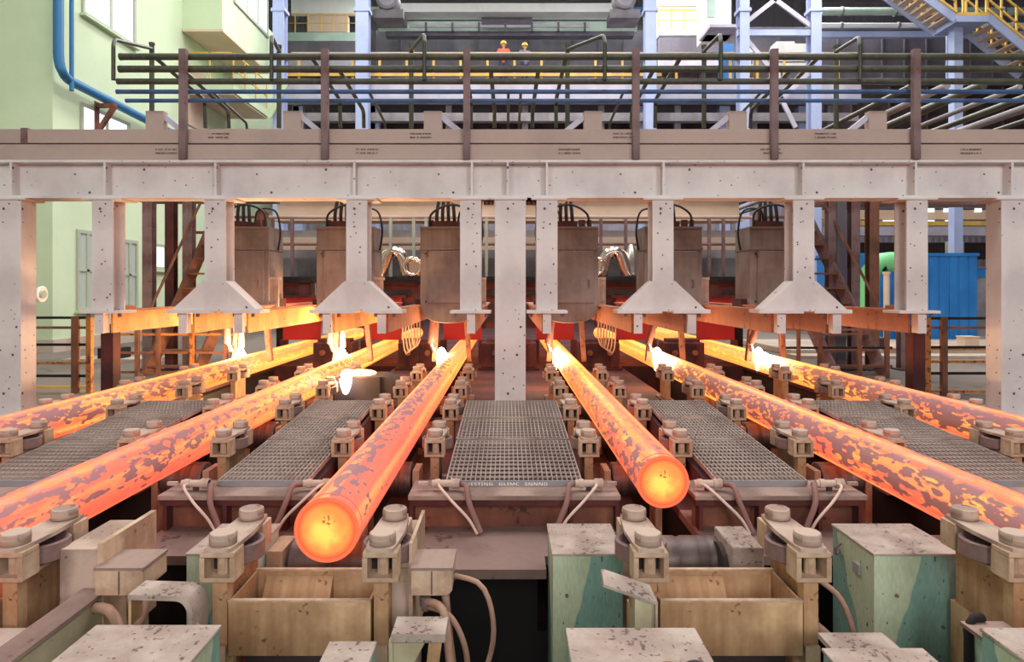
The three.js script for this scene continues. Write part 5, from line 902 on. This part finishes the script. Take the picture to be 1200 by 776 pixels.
{ let [t, w, h] = block('far_door', 'bright white doorway opening far beyond the blue shed', 'doorway', 1112, 1130, 283, 298, 33, 0.3, M.frameMetal, 'frame'); mb().box(-0.05, h * 0.4, 0.01, w * 0.66, h * 0.72, 0.04).build('window_pane', M.windowGlow, t); }
[[1131, 1148, 396, 412, 15.5, 'square beige box on the low kerb before the tall blue shed'], [1028, 1040, 404, 412, 15.5, 'small dark pump on the low kerb by the blue sheds']].forEach(([a, b, c, d, z, label], i) => { const A = at(a, d, z), B = at(b, c, z), w = B[0] - A[0], y0 = 0.14, h = Math.max(0.2, B[1] - y0), t = thing(i ? 'pump' : 'crate', label, i ? 'pump' : 'box', [(A[0] + B[0]) / 2, y0, -z]); mb().span(-w / 2, w / 2, 0, h, 0, -0.3, 0.01).build('body', i ? M.dark : M.beige, t); mb().span(-w / 2 - 0.01, w / 2 + 0.01, h, h + 0.03, 0.01, -0.31).build('lid', i ? M.slate : M.beige, t); });
{ const t = thing('low_kerb', 'low pale concrete kerb slab running before the blue sheds', 'kerb', [0, 0, -15]); mb().span(6.2, 13, 0, 0.14, 0, -3.2, 0.02).build('slab', M.concrete, t); mb().span(6.1, 13, 0, 0.06, 0.6, 0).build('step', M.concrete, t); mb().span(8.2, 13, 0.14, 0.17, 0.02, -0.1).build('edge_strip', M.orangePaint, t); }
{ const t = thing('floor_blocks', 'low dark machine skid on the floor beside the green building', 'skid', [-8.0, 0, -13.6]); mb().span(-0.9, 0.9, 0, 0.07, 0, -0.8).build('slab', M.concrete, t); mb().span(-0.25, 0.2, 0.07, 0.28, -0.1, -0.5).build('motor', M.black, t); }
{ const z = 10.6, t = thing('wall_lamp', 'white floodlight sticking out beside the end column by the green building', 'lamp', at(43, 345, z)); mb().lathe(0.03, 0, 0, [[0.02, -0.1], [0.12, 0.02], [0.13, 0.06], [0.115, 0.06], [0, 0.03]], 20, 'x').build('shade', M.white, t); mb().cyl(0.1, 0, 0, 0.06, 0.05, 'x', 16).build('lens', M.frameMetal, t); mb().bar([-0.1, 0, 0], [-0.6, -0.05, 0], 0.05, 0.05).build('arm', M.postSteel, t); }

// ---------------------------------------------------------------- two workers at the platform rail
function field(bones, cell, mat, k = 0.03) {        // bones: [a, b, ra, rb]; smooth union of tapered capsules
  const lo = new THREE.Vector3(1e9, 1e9, 1e9), hi = lo.clone().negate();
  for (const [a, b, ra, rb] of bones) for (const [p, r] of [[a, ra], [b, rb]]) { lo.min(new THREE.Vector3(p[0] - r, p[1] - r, p[2] - r)); hi.max(new THREE.Vector3(p[0] + r, p[1] + r, p[2] + r)); }
  const c = lo.clone().add(hi).multiplyScalar(0.5), half = Math.max(hi.x - lo.x, hi.y - lo.y, hi.z - lo.z) / 2 + cell * 3, n = Math.ceil(2 * half / cell);
  const mc = new MarchingCubes(n, mat, false, false, 60000); mc.isolation = 0;
  const B = bones.map(([a, b, ra, rb]) => { const d = [b[0] - a[0], b[1] - a[1], b[2] - a[2]]; return [a, d, d[0] * d[0] + d[1] * d[1] + d[2] * d[2] + 1e-9, ra, rb]; });
  for (let z = 0; z < n; z++) for (let y = 0; y < n; y++) for (let x = 0; x < n; x++) {
    const p = [c.x + (x - n / 2) / (n / 2) * half, c.y + (y - n / 2) / (n / 2) * half, c.z + (z - n / 2) / (n / 2) * half]; let s = 1e3;
    for (const [a, d, L, ra, rb] of B) { const q = [p[0] - a[0], p[1] - a[1], p[2] - a[2]], t = Math.min(1, Math.max(0, (q[0] * d[0] + q[1] * d[1] + q[2] * d[2]) / L)), e = Math.hypot(q[0] - d[0] * t, q[1] - d[1] * t, q[2] - d[2] * t) - (ra + (rb - ra) * t); const h = Math.max(k - Math.abs(s - e), 0) / k; s = Math.min(s, e) - h * h * k * 0.25; }
    mc.field[x + y * n + z * n * n] = -s;
  }
  mc.update();
  const g = new THREE.BufferGeometry(); g.setAttribute('position', new THREE.Float32BufferAttribute(Array.from(mc.positionArray.slice(0, mc.count * 3)), 3)); g.setAttribute('normal', new THREE.Float32BufferAttribute(Array.from(mc.normalArray.slice(0, mc.count * 3)), 3));
  g.applyMatrix4(new THREE.Matrix4().makeScale(half, half, half).setPosition(c)); return g;
}
function person(label, pos, turn, shirt, lean) {
  const t = thing('person', label, 'person', pos); t.rotation.y = turn;
  const S = 1.42, hx = 0.19;      // shoulder height and half width
  const arm = (s) => [[[s * hx, S, 0], [s * 0.27, 1.16, 0.06], 0.052, 0.042], [[s * 0.27, 1.16, 0.06], [s * 0.2, 1.13, 0.3], 0.04, 0.03]];
  const leg = (s) => [[[s * 0.09, 0.9, 0], [s * 0.1, 0.48, 0.02], 0.082, 0.056], [[s * 0.1, 0.48, 0.02], [s * 0.1, 0.08, -0.02], 0.054, 0.038], [[s * 0.1, 0.05, -0.04], [s * 0.115, 0.035, 0.15], 0.04, 0.032]];
  const torso = [[[-hx + 0.04, S - 0.02, 0], [hx - 0.04, S - 0.02, 0], 0.07, 0.07], [[0, 1.32, 0.0], [0, 1.0, 0], 0.14, 0.115], [[-0.06, 1.28, 0], [-0.05, 0.95, 0], 0.12, 0.11], [[0.06, 1.28, 0], [0.05, 0.95, 0], 0.12, 0.11]];
  const body = field([...torso, ...arm(-1), ...arm(1), ...leg(-1), ...leg(1), [[0, S, 0], [0, 1.55, 0.015], 0.055, 0.05]], 0.016, M.skin);
  const head = field([[[0, 1.68, 0.0], [0, 1.64, 0.015], 0.092, 0.086], [[0, 1.6, 0.03], [0, 1.57, 0.05], 0.062, 0.042], [[0, 1.645, 0.095], [0, 1.615, 0.112], 0.012, 0.017], [[-0.088, 1.645, 0], [-0.094, 1.62, 0], 0.018, 0.014], [[0.088, 1.645, 0], [0.094, 1.62, 0], 0.018, 0.014], [[-0.03, 1.578, 0.083], [0.03, 1.578, 0.083], 0.01, 0.01]], 0.006, M.skin, 0.015);
  const gs = [body, head];
  for (const s of [-1, 1]) { const x = s * 0.2, y = 1.12, z = 0.33, bones = [[[x, y + 0.005, z - 0.02], [x, y, z + 0.05], 0.026, 0.034], [[x - s * 0.02, y, z + 0.01], [x - s * 0.055, y - 0.01, z + 0.06], 0.014, 0.01]]; [-0.028, -0.009, 0.01, 0.028].forEach((f, i) => { const L = [0.035, 0.042, 0.038, 0.03][i]; bones.push([[x + f, y, z + 0.065], [x + f, y - 0.008, z + 0.065 + L], 0.0095, 0.009], [[x + f, y - 0.008, z + 0.065 + L], [x + f, y - 0.045, z + 0.075 + L], 0.009, 0.008]); }); gs.push(field(bones, 0.004, M.skin, 0.008)); }
  const b = mb(); gs.forEach((g) => b.add(g)); b.build('body', M.skin, t);
  mb().add(field([...torso.map((q) => [q[0], q[1], q[2] + 0.014, q[3] + 0.014]), ...arm(-1).map((q) => [q[0], q[1], q[2] + 0.014, q[3] + 0.012]), ...arm(1).map((q) => [q[0], q[1], q[2] + 0.014, q[3] + 0.012])], 0.018, shirt)).build('shirt', shirt, t);
  mb().add(field([[[-0.06, 0.96, 0], [0.06, 0.96, 0], 0.125, 0.125], ...leg(-1).slice(0, 2).map((q) => [q[0], q[1], q[2] + 0.02, q[3] + 0.022]), ...leg(1).slice(0, 2).map((q) => [q[0], q[1], q[2] + 0.02, q[3] + 0.022])], 0.018, M.trousers)).build('trousers', M.trousers, t);
  for (const s of [-1, 1]) mb().add(field([[[s * 0.1, 0.05, -0.05], [s * 0.118, 0.04, 0.16], 0.05, 0.04], [[s * 0.1, 0.06, -0.04], [s * 0.1, 0.12, -0.03], 0.05, 0.048]], 0.012, M.black)).build('boot', M.black, t);
  const h = mb().lathe(0, 1.67, 0, [[0.155, 0], [0.15, 0.015], [0.125, 0.02], [0.122, 0.06], [0.1, 0.115], [0.05, 0.145], [0, 0.15]], 26).build('helmet', M.helmet, t); mb().box(0, 1.815, 0, 0.025, 0.02, 0.18, 0, 0, 0, 0.006).build('ridge', M.helmet, h);
}
person('worker in a yellow helmet and salmon-orange shirt at the platform rail', [at(590, 0, ZP + 0.55)[0], PLY, -ZP - 0.55], 0, M.shirtOrange);
person('worker in a yellow helmet and grey-lilac shirt at the platform rail', [at(615, 0, ZP + 0.75)[0], PLY, -ZP - 0.75], 0.3, M.shirtGrey);
[[483, 'small round-topped signal post on the casting platform on the building side'], [424, 'salmon barrel beside the lilac column on the casting platform']].forEach(([px, label], i) => { const z = ZP + 0.5, x = at(px, 0, z)[0]; const t = thing(i ? 'barrel' : 'signal_post', label, i ? 'barrel' : 'post', [x, PLY, -z]); if (!i) { mb().cyl(0, 0.65, 0, 0.04, 1.3, 'y', 10).build('post', M.frameMetal, t); mb().add(new THREE.SphereGeometry(0.09, 14, 10), new THREE.Matrix4().makeTranslation(0, 1.38, 0)).build('head', M.shirtOrange, t); } else { mb().lathe(0, 0, 0, [[0, 0], [0.28, 0], [0.29, 0.4], [0.28, 0.44], [0.29, 0.48], [0.28, 1.25], [0.2, 1.4], [0, 1.42]], 20).build('drum', M.shirtOrange, t); mb().cyl(0, 0.9, 0, 0.3, 0.05, 'y', 20).build('hoop', M.postSteel, t); } });

renderer.render(scene, camera);
